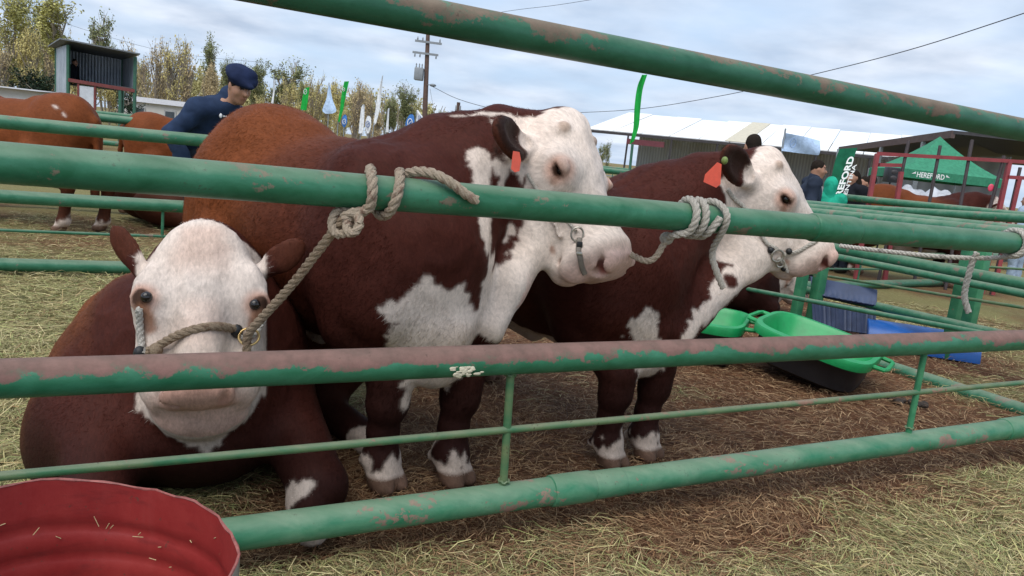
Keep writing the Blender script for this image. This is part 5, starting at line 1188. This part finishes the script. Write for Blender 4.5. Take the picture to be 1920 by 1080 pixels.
# ------------------------------------------------------------------ raised booth of corrugated sheet
ZINC = mat('corrugated_zinc', (.36, .40, .45), .45, .3); t = NT(ZINC); v = t.coord(); n_ = t.noise(v, 1.5, 6, .7); wv = t.n('ShaderNodeTexWave', wave_type='BANDS', bands_direction='DIAGONAL'); t.put(wv.inputs['Vector'], t.coord('Object', (1, 1, 0))); wv.inputs['Scale'].default_value = 4.5
t.base(t.mix(t.ramp(n_, [(.35, 0.0), (.7, 1.0)]), (.24, .28, .33), (.44, .48, .53))); t.normal(t.bump(wv.outputs[0], .5, .04))
GRP = flat('green_post', (.03, .11, .07), .6, .2); REDW = flat('red_steel', (.16, .035, .032), .6, .25)
def quadbox(m, pts, th): 
    p = np.asarray(pts, float); n_ = np.cross(p[1]-p[0], p[3]-p[0]); n_ /= np.linalg.norm(n_); m.add(np.vstack([p-n_*th/2, p+n_*th/2]), [(3, 2, 1, 0), (4, 5, 6, 7), (0, 1, 5, 4), (1, 2, 6, 5), (2, 3, 7, 6), (3, 0, 4, 7)]); return m
BD = 27.0; bo = P(190, 200, BD)*(1, 1, 0)
booth = empty('raised_booth', bo, 0, 'raised open-fronted booth of corrugated metal sheet on green posts', 'booth')
bp = lambda x, y, d: P(x, y, d)-bo
fl = [bp(128, 79, BD)*(1, 1, 0), bp(254, 90, BD+.6)*(1, 1, 0)]; fl_u = nz(fl[1]-fl[0]); vd_ = nz(bo*(1, 1, 0)); bk = vd_*2.7; Wb = np.linalg.norm(fl[1]-fl[0]); zt = float(P(128, 84, BD)[2]); zt2 = zt-.12; zr = float(P(134, 152, BD)[2]); zb = float(P(134, 207, BD)[2])-.2; lft = bk-fl_u*.5
MB_ = MB()
a0, a1 = fl[0], fl[1]; bk = bk-fl_u*.35; b0, b1 = fl[0]+lft, fl[1]+bk
quadbox(MB(), [a0+(0, 0, zr-.6), b0+(0, 0, zr-.6), b0+(0, 0, zt), a0+(0, 0, zt)], .04).build('side_wall', ZINC, booth, False)
quadbox(MB(), [a0+(0, 0, zb), b0+(0, 0, zb), b0+(0, 0, zr-.62), a0+(0, 0, zr-.62)], .03).build('side_wall', ZINC, booth, False)
quadbox(MB(), [b0+(0, 0, zr-.1), b1+(0, 0, zr-.1), b1+(0, 0, zt2), b0+(0, 0, zt)], .04).build('back_wall', ZINC, booth, False)
quadbox(MB(), [a1+(0, 0, zr), b1+(0, 0, zr), b1+(0, 0, zt2), a1+(0, 0, zt2)], .04).build('side_wall', ZINC, booth, False)
e_ = .3; quadbox(MB(), [a0-bk*.14-fl_u*e_+(0, 0, zt+.16), a1-bk*.14+fl_u*.1+(0, 0, zt2+.10), b1+fl_u*.1+(0, 0, zt2+.0), b0-fl_u*e_+(0, 0, zt+.02)], .05).build('roof', flat('dark_roof', (.11, .12, .13), .6, .3, 4), booth, False)
quadbox(MB(), [a0+(0, 0, zr), a1+(0, 0, zr), b1+(0, 0, zr), b0+(0, 0, zr)], .06).build('floor', flat('booth_floor', (.08, .07, .07), .8), booth, False)
MB().beam(a0+(0, 0, zr+.04)-bk*.01, a1+(0, 0, zr-.08)-bk*.01, .07, .12).build('floor_beam', REDW, booth, False)
for q in (a0, a1, b0, b1, a0+(a1-a0)*.78): MB().beam(q*(1, 1, 0), q*(1, 1, 0)+(0, 0, zt if q is a0 or q is b0 else (zr if q is not a1 and q is not b1 else zt2)), .09, .09).build('post', GRP, booth, False)
q0, q1 = a0+(a1-a0)*.16, a0+(a1-a0)*.38; quadbox(MB(), [q0+(0, 0, zb-.1), q1+(0, 0, zb-.1), q1+(0, 0, zr-.12), q0+(0, 0, zr-.12)], .05).build('white_panel', flat('white_sheet', (.55, .58, .62), .6, .15), booth, False)
for q in (a0+(a1-a0)*.155, a0+(a1-a0)*.40): MB().beam(q+(0, 0, 0), q+(0, 0, zr), .07, .07).build('post', REDW, booth, False)
sq_ = (a0+(a1-a0)*.14+bk*.5); person('dark figure standing inside the raised booth', tuple(bo+sq_*(1, 1, 0)+(0, 0, zr+.03-.9)), 0, {}, DARK, DKT, h=.03, scale=1.0, lower=False)
# low buildings behind
WHT = flat('white_render', (.55, .53, .50), .85, .1, 2); 
def house(label, base, u, w, d_, h_, hr, wins, name='house', wall=WHT, roofm=None):
    u = np.asarray(u, float)/np.linalg.norm(u); v_ = np.array([-u[1], u[0], 0]); root = empty(name, base, 0, label, 'house')
    MB().box(v_*d_/2+(0, 0, h_/2), (w, d_, h_), np.stack([u, v_, (0, 0, 1)], 1)).build('wall', wall, root, False)
    b = MB(); V = [u*sx*(w/2+.2)+v_*y_+(0, 0, z_) for sx in (-1, 1) for y_, z_ in ((-.25, h_), (d_/2, h_+hr), (d_+.25, h_), (d_/2, h_+.01))]; b.add(V, [(0, 1, 5, 4), (1, 2, 6, 5), (0, 3, 2, 1), (4, 5, 6, 7), (0, 4, 7, 3), (3, 7, 6, 2)]); b.build('roof', roofm or flat('grey_roof', (.36, .35, .35), .7), root, False)
    for (x, z, ww, hh) in wins:
        f = MB().box(u*x-v_*.02+(0, 0, z), (ww, .08, hh), np.stack([u, v_, (0, 0, 1)], 1)); f = f.build('window', flat('window_frame', (.4, .4, .4), .6), root, False)
        MB().box(u*x-v_*.065+(0, 0, z), (ww-.16, .02, hh-.16), np.stack([u, v_, (0, 0, 1)], 1)).build('pane', flat('window_glass', (.05, .06, .07), .15), f, False)
    return root
house('low white house behind the bare trees right of the booth', P(300, 215, 46)*(1, 1, 0), (1, .12, 0), 4.6, 5, 1.9, .35, [(-1.2, 1.25, .7, .7), (.6, 1.25, .7, .7), (1.7, 1.25, .5, .7)])
house('pale flat-roofed hut at the left edge behind the rust-brown rump', P(15, 200, 22)*(1, 1, 0), (1, .1, 0), 1.6, 2, 1.62, .05, [(.2, 1.2, .4, .3)], name='hut')
# ------------------------------------------------------------------ utility pole and wires
WOOD = flat('pole_wood', (.085, .05, .038), .85, .3, 5); GREYM = flat('grey_metal', (.22, .24, .26), .5, .15)
PD = 44.0; pb = P(797, 260, PD)*(1, 1, 0); tilt_u = nz(P(803, 40, PD)-P(796, 216, PD))
pole = empty('utility_pole', pb, 0, 'wooden utility pole with two crossarms, a transformer and a lamp', 'pole')
hz = float(P(803, 30, PD)[2]); pa = lambda z: tilt_u*(z/tilt_u[2])
MB().tube([pa(-.3), pa(4), pa(hz)], [.17, .15, .11], 10).build('mast', WOOD, pole)
zof = lambda y: float(P(800, y, PD)[2]); xu = np.array([1, .05, 0])
for y, w0, w1 in ((78, -.72, .86), (100, -.84, .68)):
    z = zof(y); MB().beam(pa(z)+xu*w0-(0, .17, 0), pa(z)+xu*w1-(0, .17, .02), .10, .12).build('crossarm', GREYM, pole, False)
    for w in (w0+.15, w0+.45, w1-.12): MB().lathe([(.03, 0), (.05, .03), (.03, .06), (.055, .1), (.03, .14), (.02, .2)], pa(z)+xu*w-(0, .17, -.05 if y == 78 else .25), 8).build('insulator', GREYM, pole)
z = zof(140); b = MB(); b.box(pa(z)+xu*-.42-(0, .1, 0), (.52, .5, .72), None, .05); b.build('transformer', GREYM, pole)
for k in (-.6, -.42, -.26): MB().lathe([(.025, 0), (.045, .08), (.025, .14), (.045, .2), (.02, .28)], pa(zof(129))+xu*k-(0, .1, 0), 8).build('bushing', GREYM, pole)
z = zof(160); MB().tube([pa(z), pa(z)+(.22, -.2, .06), pa(z)+(.4, -.3, .05)], .025, 6).build('lamp_arm', GREYM, pole); MB().ball(pa(z)+(.45, -.3, .04), (.2, .12, .09), 12).build('lamp_head', flat('lamp_shell', (.16, .18, .2), .4), pole)
MB().tube([pa(zof(215))+(.6, 0, 0), pa(zof(165))+(.25, 0, 0)], .012, 5).build('stay_wire', GREYM, pole)
p2 = P(858, 213, 60)*(1, 1, 0); q_ = empty('utility_pole', p2, 0, 'stub of a farther pole above the neck of the middle bull', 'pole'); zz_ = float(P(859, 192, 60)[2]); MB().tube([(0, 0, 0), (0, 0, zz_)], .14, 8).build('mast', WOOD, q_); MB().box((0, 0, zz_-.5), (.45, .2, .5), None, .03).build('transformer', GREYM, q_)
WIREM = flat('wire_black', (.05, .05, .055), .6)
def wire(label, pts, r):
    o = MB().tube(spline(pts, 8), r, 5).build('overhead_wire', WIREM); tag(o, label, 'wire', 'wires strung across the sky')
wire('sagging wire from the lamp on the utility pole down over the middle bull', [P(812, 163, 44), P(860, 186, 43), P(930, 205, 42), P(1005, 215, 41)], .016)
wire('black cable climbing to the top right corner behind the top rail', [P(1000, 214, 40), P(1180, 206, 34), P(1350, 180, 28), P(1490, 148, 24), P(1700, 95, 20), P(1960, 12, 16)], .013)
wire('thin wire crossing the sky above the top rail', [P(800, 48, 44), P(945, 22, 40), P(1040, 10, 37), P(1130, -4, 34)], .011)
wire('pale thin wire above the raised booth', [P(20, 0, 40), P(60, 22, 40), P(200, 68, 41), P(330, 100, 43), P(500, 118, 44)], .008)
# ------------------------------------------------------------------ long shed with white roof, dark shed, tent, banners, red pen
RW_ = flat('white_sheet_roof', (.80, .80, .79), .5, .08, .8); CORR = mat('grey_cladding', (.34, .36, .38), .6); t = NT(CORR); wv = t.n('ShaderNodeTexWave', wave_type='BANDS', bands_direction='X'); t.put(wv.inputs['Vector'], t.coord('Object', (1, .4, 0))); wv.inputs['Scale'].default_value = 2.2; t.base(t.mix(wv.outputs[0], (.26, .275, .29), (.37, .385, .40))); t.normal(t.bump(wv.outputs[0], .4, .05))
DKS = flat('dark_steel', (.035, .03, .032), .6, .3)
e0, e1 = P(1098, 249, 40), P(1760, 293, 33); so = e0*(1, 1, 0); shed = empty('livestock_shed', so, 0, 'long open shed with a white sheet roof across the back right', 'shed')
uS = nz((e1-e0)*(1, 1, 0)); vS = np.array([-uS[1], uS[0], 0]); Ls = np.linalg.norm((e1-e0)[:2]); he = (e0[2]+e1[2])/2; dS = 7.0; hR = float(P(1300, 222, 44)[2])
rf = MB(); nseg = 11
for k in range(nseg):
    x0, x1 = Ls*k/nseg+.02, Ls*(k+1)/nseg-.02; dz_ = random.uniform(-.05, .05); quadbox(rf, [uS*x0+(0, 0, he), uS*x1+(0, 0, he), uS*x1+vS*dS+(0, 0, hR+dz_), uS*x0+vS*dS+(0, 0, hR+dz_)], .05)
rf.build('roof', RW_, shed, False)
quadbox(MB(), [uS*Ls*.44+(0, 0, he+.04), uS*Ls*.50+(0, 0, he+.04), uS*Ls*.505+vS*dS+(0, 0, hR+.07), uS*Ls*.445+vS*dS+(0, 0, hR+.07)], .02).build('roof_patch', flat('beige_sheet', (.52, .47, .36), .6, .15), shed, False)
MB().beam((0, 0, he-.09), uS*Ls+(0, 0, he-.09), .1, .14).build('eave_beam', DKS, shed, False)
quadbox(MB(), [uS*1.8+vS*4.0, uS*Ls+vS*4.0, uS*Ls+vS*4.0+(0, 0, he+.6), uS*1.8+vS*4.0+(0, 0, he+.6)], .06).build('back_wall', CORR, shed, False)
for k in range(8): MB().beam(uS*Ls*(k+.03)/7.2, uS*Ls*(k+.03)/7.2+(0, 0, he-.1), .09, .09).build('post', DKS, shed, False)
for z in (.7, 1.1): MB().beam(uS*1+(0, 0, z), uS*Ls+(0, 0, z), .05, .05).build('rail', GREYM, shed, False)
MB().box(uS*3.4-vS*.2+(0, 0, he-.45), (2.0, .06, .28), np.stack([uS, vS, (0, 0, 1)], 1)).build('fascia_sign', flat('maroon_sign', (.12, .025, .035), .6), shed, False)
# dark shed at the right
k0, k1 = P(1575, 278, 30), P(1788, 248, 22); do = k0*(1, 1, 0); ds = empty('barn', do, 0, 'dark-roofed metal barn behind the green tent at the right', 'barn'); uD = nz((k1-k0)*(1, 1, 0)); vD = np.array([-uD[1], uD[0], 0]); LD = np.linalg.norm((k1-k0)[:2]); hd0, hd1 = k0[2], k1[2]
k2 = P(1868, 285, 24); 
rfp = [np.array([0, 0, hd0]), uD*LD+(0, 0, hd1), uD*LD+vD*9+(0, 0, hd1+.2), vD*9+(0, 0, hd0+.2)]; quadbox(MB(), rfp, .10).build('roof', DKS, ds, False)
MB().beam((0, 0, hd0-.06), uD*LD+(0, 0, hd1-.06), .12, .22).build('fascia', flat('brown_fascia', (.075, .045, .04), .6), ds, False)
q1 = k2*(1, 1, 0)-do
quadbox(MB(), [uD*0+vD*2, q1+vD*.5, q1+vD*.5+(0, 0, k2[2]-.1), vD*2+(0, 0, hd0-.12)], .06).build('front_wall', CORR, ds, False)
quadbox(MB(), [uD*LD+(0, 0, hd1), q1+(0, 0, k2[2]), q1+vD*4+(0, 0, k2[2]), uD*LD+vD*4+(0, 0, hd1)], .08).build('side_roof', DKS, ds, False)
for x_ in (.12, .45, .8): MB().beam(uD*LD*x_, uD*LD*x_+(0, 0, hd0+(hd1-hd0)*x_-.1), .10, .10).build('post', GREYM, ds, False)
# tent
TENT = cloth('green_canvas', (.045, .215, .125), .15); TENTP = flat('white_lettering', (.78, .80, .78), .6, .05)
TD = 20.0; pk = P(1797, 256, TD); cl, crr = P(1692, 322, TD-.9), P(1884, 331, TD-.4); bl, br_ = cl+(.5, 3.0, 0), crr+(.4, 2.9, 0); to = (cl+crr+bl+br_)/4*(1, 1, 0)
tent = empty('gazebo_tent', to, 0, 'green pop-up gazebo tent with white lettering on its valance', 'tent'); zc_ = (cl[2]+crr[2])/2; pk = np.array([*((cl+crr+bl+br_)/4)[:2], pk[2]])
cor = [np.array([p[0], p[1], zc_]) for p in (cl, crr, br_, bl)]; b = MB()
for i in range(4):
    a, c = cor[i], cor[(i+1) % 4]; Gd = np.empty((12, 9, 3))
    for r_, s in enumerate(np.linspace(0, 1, 12)):
        for k, q in enumerate(np.linspace(0, 1, 9)):
            p = (a*(1-q)+c*q)*(1-s)+pk*s; p = p-np.array([0, 0, .30*s*(1-s)*1.2]); Gd[r_, k] = p-to
    b.sheet(Gd)
b.build('canopy', TENT, tent)
vh = .22
for i in range(4): a, c = cor[i]-to, cor[(i+1) % 4]-to; v_ = quadbox(MB(), [a, c, c-(0, 0, vh), a-(0, 0, vh)], .012).build('valance', TENT, tent, False)
for c in cor: MB().beam((c-to)*(1, 1, 0), c-to, .04, .04).build('leg', GREYM, tent, False)
def text(name, s, parent, m, org, ux, uy, h, ext=.004, bold=0.0, lenw=None):
    """flat lettering as a mesh: org bottom-left, ux reading direction, uy up"""
    cu = bpy.data.curves.new(name, 'FONT'); cu.body = s; cu.extrude = 0; cu.offset = bold; cu.fill_mode = 'BOTH'; cu.resolution_u = 3
    o = bpy.data.objects.new(name, cu); COL.objects.link(o); dg = bpy.context.evaluated_depsgraph_get(); me = bpy.data.meshes.new_from_object(o.evaluated_get(dg)); bpy.data.objects.remove(o); bpy.data.curves.remove(cu)
    n = len(me.vertices); V = np.empty(n*3); me.vertices.foreach_get('co', V); V = V.reshape(-1, 3); mn, mxv = V.min(0), V.max(0); sc_ = h/(mxv[1]-mn[1]); sx = sc_ if lenw is None else lenw/(mxv[0]-mn[0])
    ux, uy = nz(ux), nz(uy); nn_ = np.cross(ux, uy); W_ = np.asarray(org)+np.outer((V[:, 0]-mn[0])*sx, ux)+np.outer((V[:, 1]-mn[1])*sc_, uy)+nn_*ext
    me.vertices.foreach_set('co', W_.astype(np.float32).ravel()); me.update(); me.materials.clear(); return link(name, me, m, parent, False)
a, c = cor[0]-to, cor[1]-to; ut = nz(c-a); wl = np.linalg.norm(c-a)
x0 = wl*.14; text('lettering', 'HEREFORD', tent, TENTP, a+ut*x0-(0, 0, vh*.82), ut, (0, 0, 1), vh*.62, .012, .02, wl*.27)
b = MB()
for s, x_ in ((-1, x0-.04), (1, x0+wl*.27+.04)):
    for z1, z2 in ((.58, .44), (.34, .48)):
        p = a+ut*x_-(0, 0, vh*.82)+np.cross(ut, (0, 0, 1))*.012; b.add([p+(0, 0, vh*.62*z1/.58), p+ut*s*.12+(0, 0, vh*.32), p+(0, 0, vh*.62*z2/.58)], [(0, 1, 2)])
b.build('wing_mark', TENTP, tent, False)
# banners: feather flags on poles
def pole_flag(label, base, top, pts, m, th=.008, cat='flag', name='feather_flag', group=None, wob=.04, logo=None, polem=GREYM, pr=.018):
    """pts: outline quads as two edge polylines (left,right) from bottom to top in world space"""
    base = np.asarray(base)*(1, 1, 0); root = empty(name, base, 0, label, cat, group)
    MB().tube([base*0, np.asarray(top)-base], pr, 6).build('pole', polem, root)
    l, r = [spline(q, 5) for q in pts]; n = len(l); Gd = np.empty((n, 7, 3))
    for i in range(n):
        for k in range(7): q = k/6; p = l[i]*(1-q)+r[i]*q; Gd[i, k] = p-base+np.array([0, wob*math.sin(q*4+i*.3), 0])
    f = MB().sheet(Gd, th).build('banner', m, root)
    if logo:
        for (c, r_, mm) in logo:
            c = np.asarray(c)-base; b = MB()
            b.tube([c+np.array([math.cos(a)*r_*.62, -.06, math.sin(a)*r_]) for a in np.linspace(0, 2*PI, 20)], r_*.11, 5); b.beam(c+(-r_*.3, -.06, -r_*.4), c+(r_*.3, -.06, r_*.4), r_*.13, r_*.13); b.build('ring_emblem', mm, f)
    return root
GRF = cloth('green_flag', (.012, .30, .045), .1); WHF = cloth('white_flag', (.62, .64, .66), .1); LBF = cloth('pale_blue_flag', (.42, .55, .74), .1); BLF = cloth('blue_flag', (.05, .16, .42), .1); DGF = cloth('dark_green_flag', (.012, .115, .06), .1)
WHP = flat('white_emblem', (.75, .76, .78), .6); BLP = flat('blue_emblem', (.06, .13, .35), .6)
FD = 30.0; q = lambda x, y, d=FD: P(x, y, d)
fg = 'flags along the far side of the show ground'
pole_flag('short green feather banner with a white mark, behind the rump of the middle bull', q(565, 260), q(567, 205), ([q(563, 206), q(566, 185), q(571, 166)], [q(575, 207), q(578, 186), q(580, 163)]), GRF, group=fg, logo=[(q(573, 172), .10, WHP)])
pole_flag('pale blue teardrop flag on a dark stand', q(616, 260), q(617, 155), ([q(610, 213), q(604, 206), q(612, 185), q(616, 162)], [q(624, 213), q(631, 207), q(623, 186), q(618, 160)]), LBF, group=fg)
pole_flag('leaning bright green feather banner', q(632, 260), q(634, 228), ([q(633, 230), q(637, 205), q(640, 180), q(646, 153)], [q(637, 229), q(644, 205), q(648, 180), q(654, 152)]), GRF, group=fg, logo=[(q(645, 168), .07, WHP)])
pole_flag('small blue oval flag right of the leaning green banner', q(645, 260), q(645, 238), ([q(644, 239), q(640, 230), q(642, 220), q(646, 215)], [q(647, 239), q(651, 230), q(650, 220), q(648, 215)]), BLF, group=fg, logo=[(q(646, 228), .10, WHP)])
pole_flag('narrow white feather flag left of the dark gap', q(675, 260), q(676, 250), ([q(672, 250), q(674, 228), q(677, 205), q(681, 196)], [q(681, 250), q(683, 228), q(683, 205), q(683, 196)]), WHF, group=fg)
pole_flag('white oval flag with a blue ring beside the narrow white feather', q(690, 260), q(690, 250), ([q(688, 250), q(684, 236), q(687, 222), q(690, 217)], [q(692, 250), q(696, 236), q(695, 222), q(692, 217)]), WHF, group=fg, logo=[(q(690, 233), .12, BLP)])
pole_flag('tall white feather flag leaning to the right', q(698, 260), q(701, 230), ([q(699, 238), q(703, 212), q(708, 178), q(717, 142)], [q(706, 230), q(712, 205), q(715, 175), q(718, 141)]), WHF, group=fg)
pole_flag('blue oval flag with a white ring left of the utility pole', q(768, 260), q(768, 245), ([q(764, 245), q(760, 232), q(765, 219), q(771, 214)], [q(771, 245), q(777, 232), q(776, 219), q(773, 214)]), BLF, group=fg, logo=[(q(769, 230), .15, WHP)])
pole_flag('white flag with a blue sign flapping at the foot of the utility pole', q(781, 260), q(781, 208), ([q(780, 228), q(780, 218), q(781, 207)], [q(800, 234), q(794, 221), q(783, 206)]), WHF, group=fg, logo=[(q(787, 222), .10, BLP)])
pole_flag('thin white furled flag on a mast right of the man face', q(510, 240), q(514, 140), ([q(508, 194), q(511, 175), q(514, 150)], [q(513, 194), q(515, 175), q(516, 150)]), WHF, group=fg)
pole_flag('thin white furled flag among the poplars left of the utility pole', q(724, 250), q(727, 205), ([q(723, 248), q(725, 225), q(728, 203)], [q(729, 248), q(729, 225), q(730, 203)]), WHF, group=fg)
pole_flag('tall bright green feather flag standing between the two standing bulls', P(1183, 330, 15), P(1186, 270, 15), ([P(1181, 271, 15), P(1188, 240, 15), P(1190, 200, 15), P(1194, 165, 15), P(1204, 140, 15)], [P(1188, 265, 15), P(1197, 238, 15), P(1201, 200, 15), P(1206, 165, 15), P(1213, 140, 15)]), GRF, pr=.03, polem=GRP)
fl_ = pole_flag('pale blue and white cloth flag blowing from a pole beside the dark barn', P(1458, 340, 15), P(1473, 241, 15), ([P(1466, 283, 15), P(1469, 265, 15), P(1472, 249, 15)], [P(1533, 291, 15), P(1536, 279, 15), P(1539, 264, 15)]), LBF, wob=.08, logo=[(P(1485, 268, 14.9), .09, flat('faint_blue_emblem', (.22, .33, .55), .7))])
BDp = 11.6; u_ = lambda x, y: P(x, y, BDp)
ban = pole_flag('dark green feather banner with white lettering running up it', u_(1556, 400), u_(1572, 279), ([u_(1552, 372), u_(1558, 340), u_(1565, 305), u_(1573, 279)], [u_(1572, 372), u_(1585, 340), u_(1598, 305), u_(1608, 277)]), DGF, wob=.01)
bb = np.array(ban.location); banner = [o for o in ban.children if o.name.startswith('banner')][0]
up_t = u_(1573, 283)-u_(1550, 372); rt = nz(u_(1600, 300)-u_(1566, 300)); lb = u_(1566, 392)-bb+np.array([0, -.05, 0])
text('lettering', 'HEREFORD', banner, TENTP, lb, nz(u_(1589, 290)-u_(1561, 372)), -rt, .105, .02, .035, .86)
text('lettering', 'ARGENTINA', banner, TENTP, u_(1574, 398)-bb+np.array([0, -.05, 0]), nz(u_(1596, 292)-u_(1570, 372)), -rt, .062, .02, .018, .78)
# red pen
RP = flat('red_pipe', (.24, .035, .04), .5, .25); RPD = flat('dark_bar', (.045, .032, .034), .6, .3)
rd_ = 11.6; ro = P(1760, 400, rd_)*(1, 1, 0); pen = empty('stock_pen', ro, 0, 'red pipe stock pen with dark upright bars around the bull at the right', 'pen'); r_ = lambda x, y, d=rd_: P(x, y, d)-ro
for a, b_ in ((r_(1645, 288), r_(1893, 302)), (r_(1893, 302), r_(1990, 308)), (r_(1648, 309), r_(1690, 310)), (r_(1890, 332), r_(1990, 338))): MB().beam(a, b_, .05, .055).build('rail', RP, pen, False)
for x0, y0, x1 in ((1645, 288, 1628), (1893, 302, 1874), (1912, 330, 1895), (1690, 322, 1684)): a = r_(x0, y0); MB().beam(a, (r_(x1, 400)*(1, 1, 0)), .06, .06).build('post', RP, pen, False)
for x0, y0, x1, y1 in ((1704, 264, 1672, 400), (1763, 273, 1745, 380), (1823, 262, 1803, 400), (1883, 292, 1858, 345), (1913, 314, 1893, 400)): a, b_ = r_(x0, y0), r_(x1, y1); MB().tube([a, b_*(1, 1, 0)+(a-b_)*(0, 0, 0)], .026, 8).build('upright_bar', RPD, pen)
# loudspeaker by the tent
so_ = P(1670, 335, 17)*(1, 1, 0); spk = empty('loudspeaker', so_, 0, 'black loudspeaker on a stand left of the green tent', 'loudspeaker'); z = float(P(1670, 328, 17)[2]); MB().box((0, 0, z), (.26, .26, .34), None, .02).build('cabinet', BLACKP, spk); MB().tube([(0, 0, 0), (0, 0, z-.16)], .02, 6).build('stand', BLACKP, spk)
for s in (-.06, .07): MB().ball((0, -.13, z+s), (.08, .015, .05), 10).build('cone', DKS, spk)
# covered pile of pale sheeting under the tent
co = P(1745, 350, 17)*(1, 1, 0); Gd = np.array([[(x, y, max(.0, 1.55*math.exp(-((x/1.6)**4))*(1-.3*abs(y))+.10*math.sin(x*9+y*5)+.05*math.sin(x*21-y*7))) for y in np.linspace(-.7, .7, 12)] for x in np.linspace(-1.9, 1.9, 60)])
o = MB().sheet(Gd, .01).build('tarpaulin', flat('silver_sheeting', (.42, .43, .46), .3, .45, 3), None); o.location = co; tag(o, 'crumpled silver-grey sheeting heaped under the green tent', 'tarpaulin')
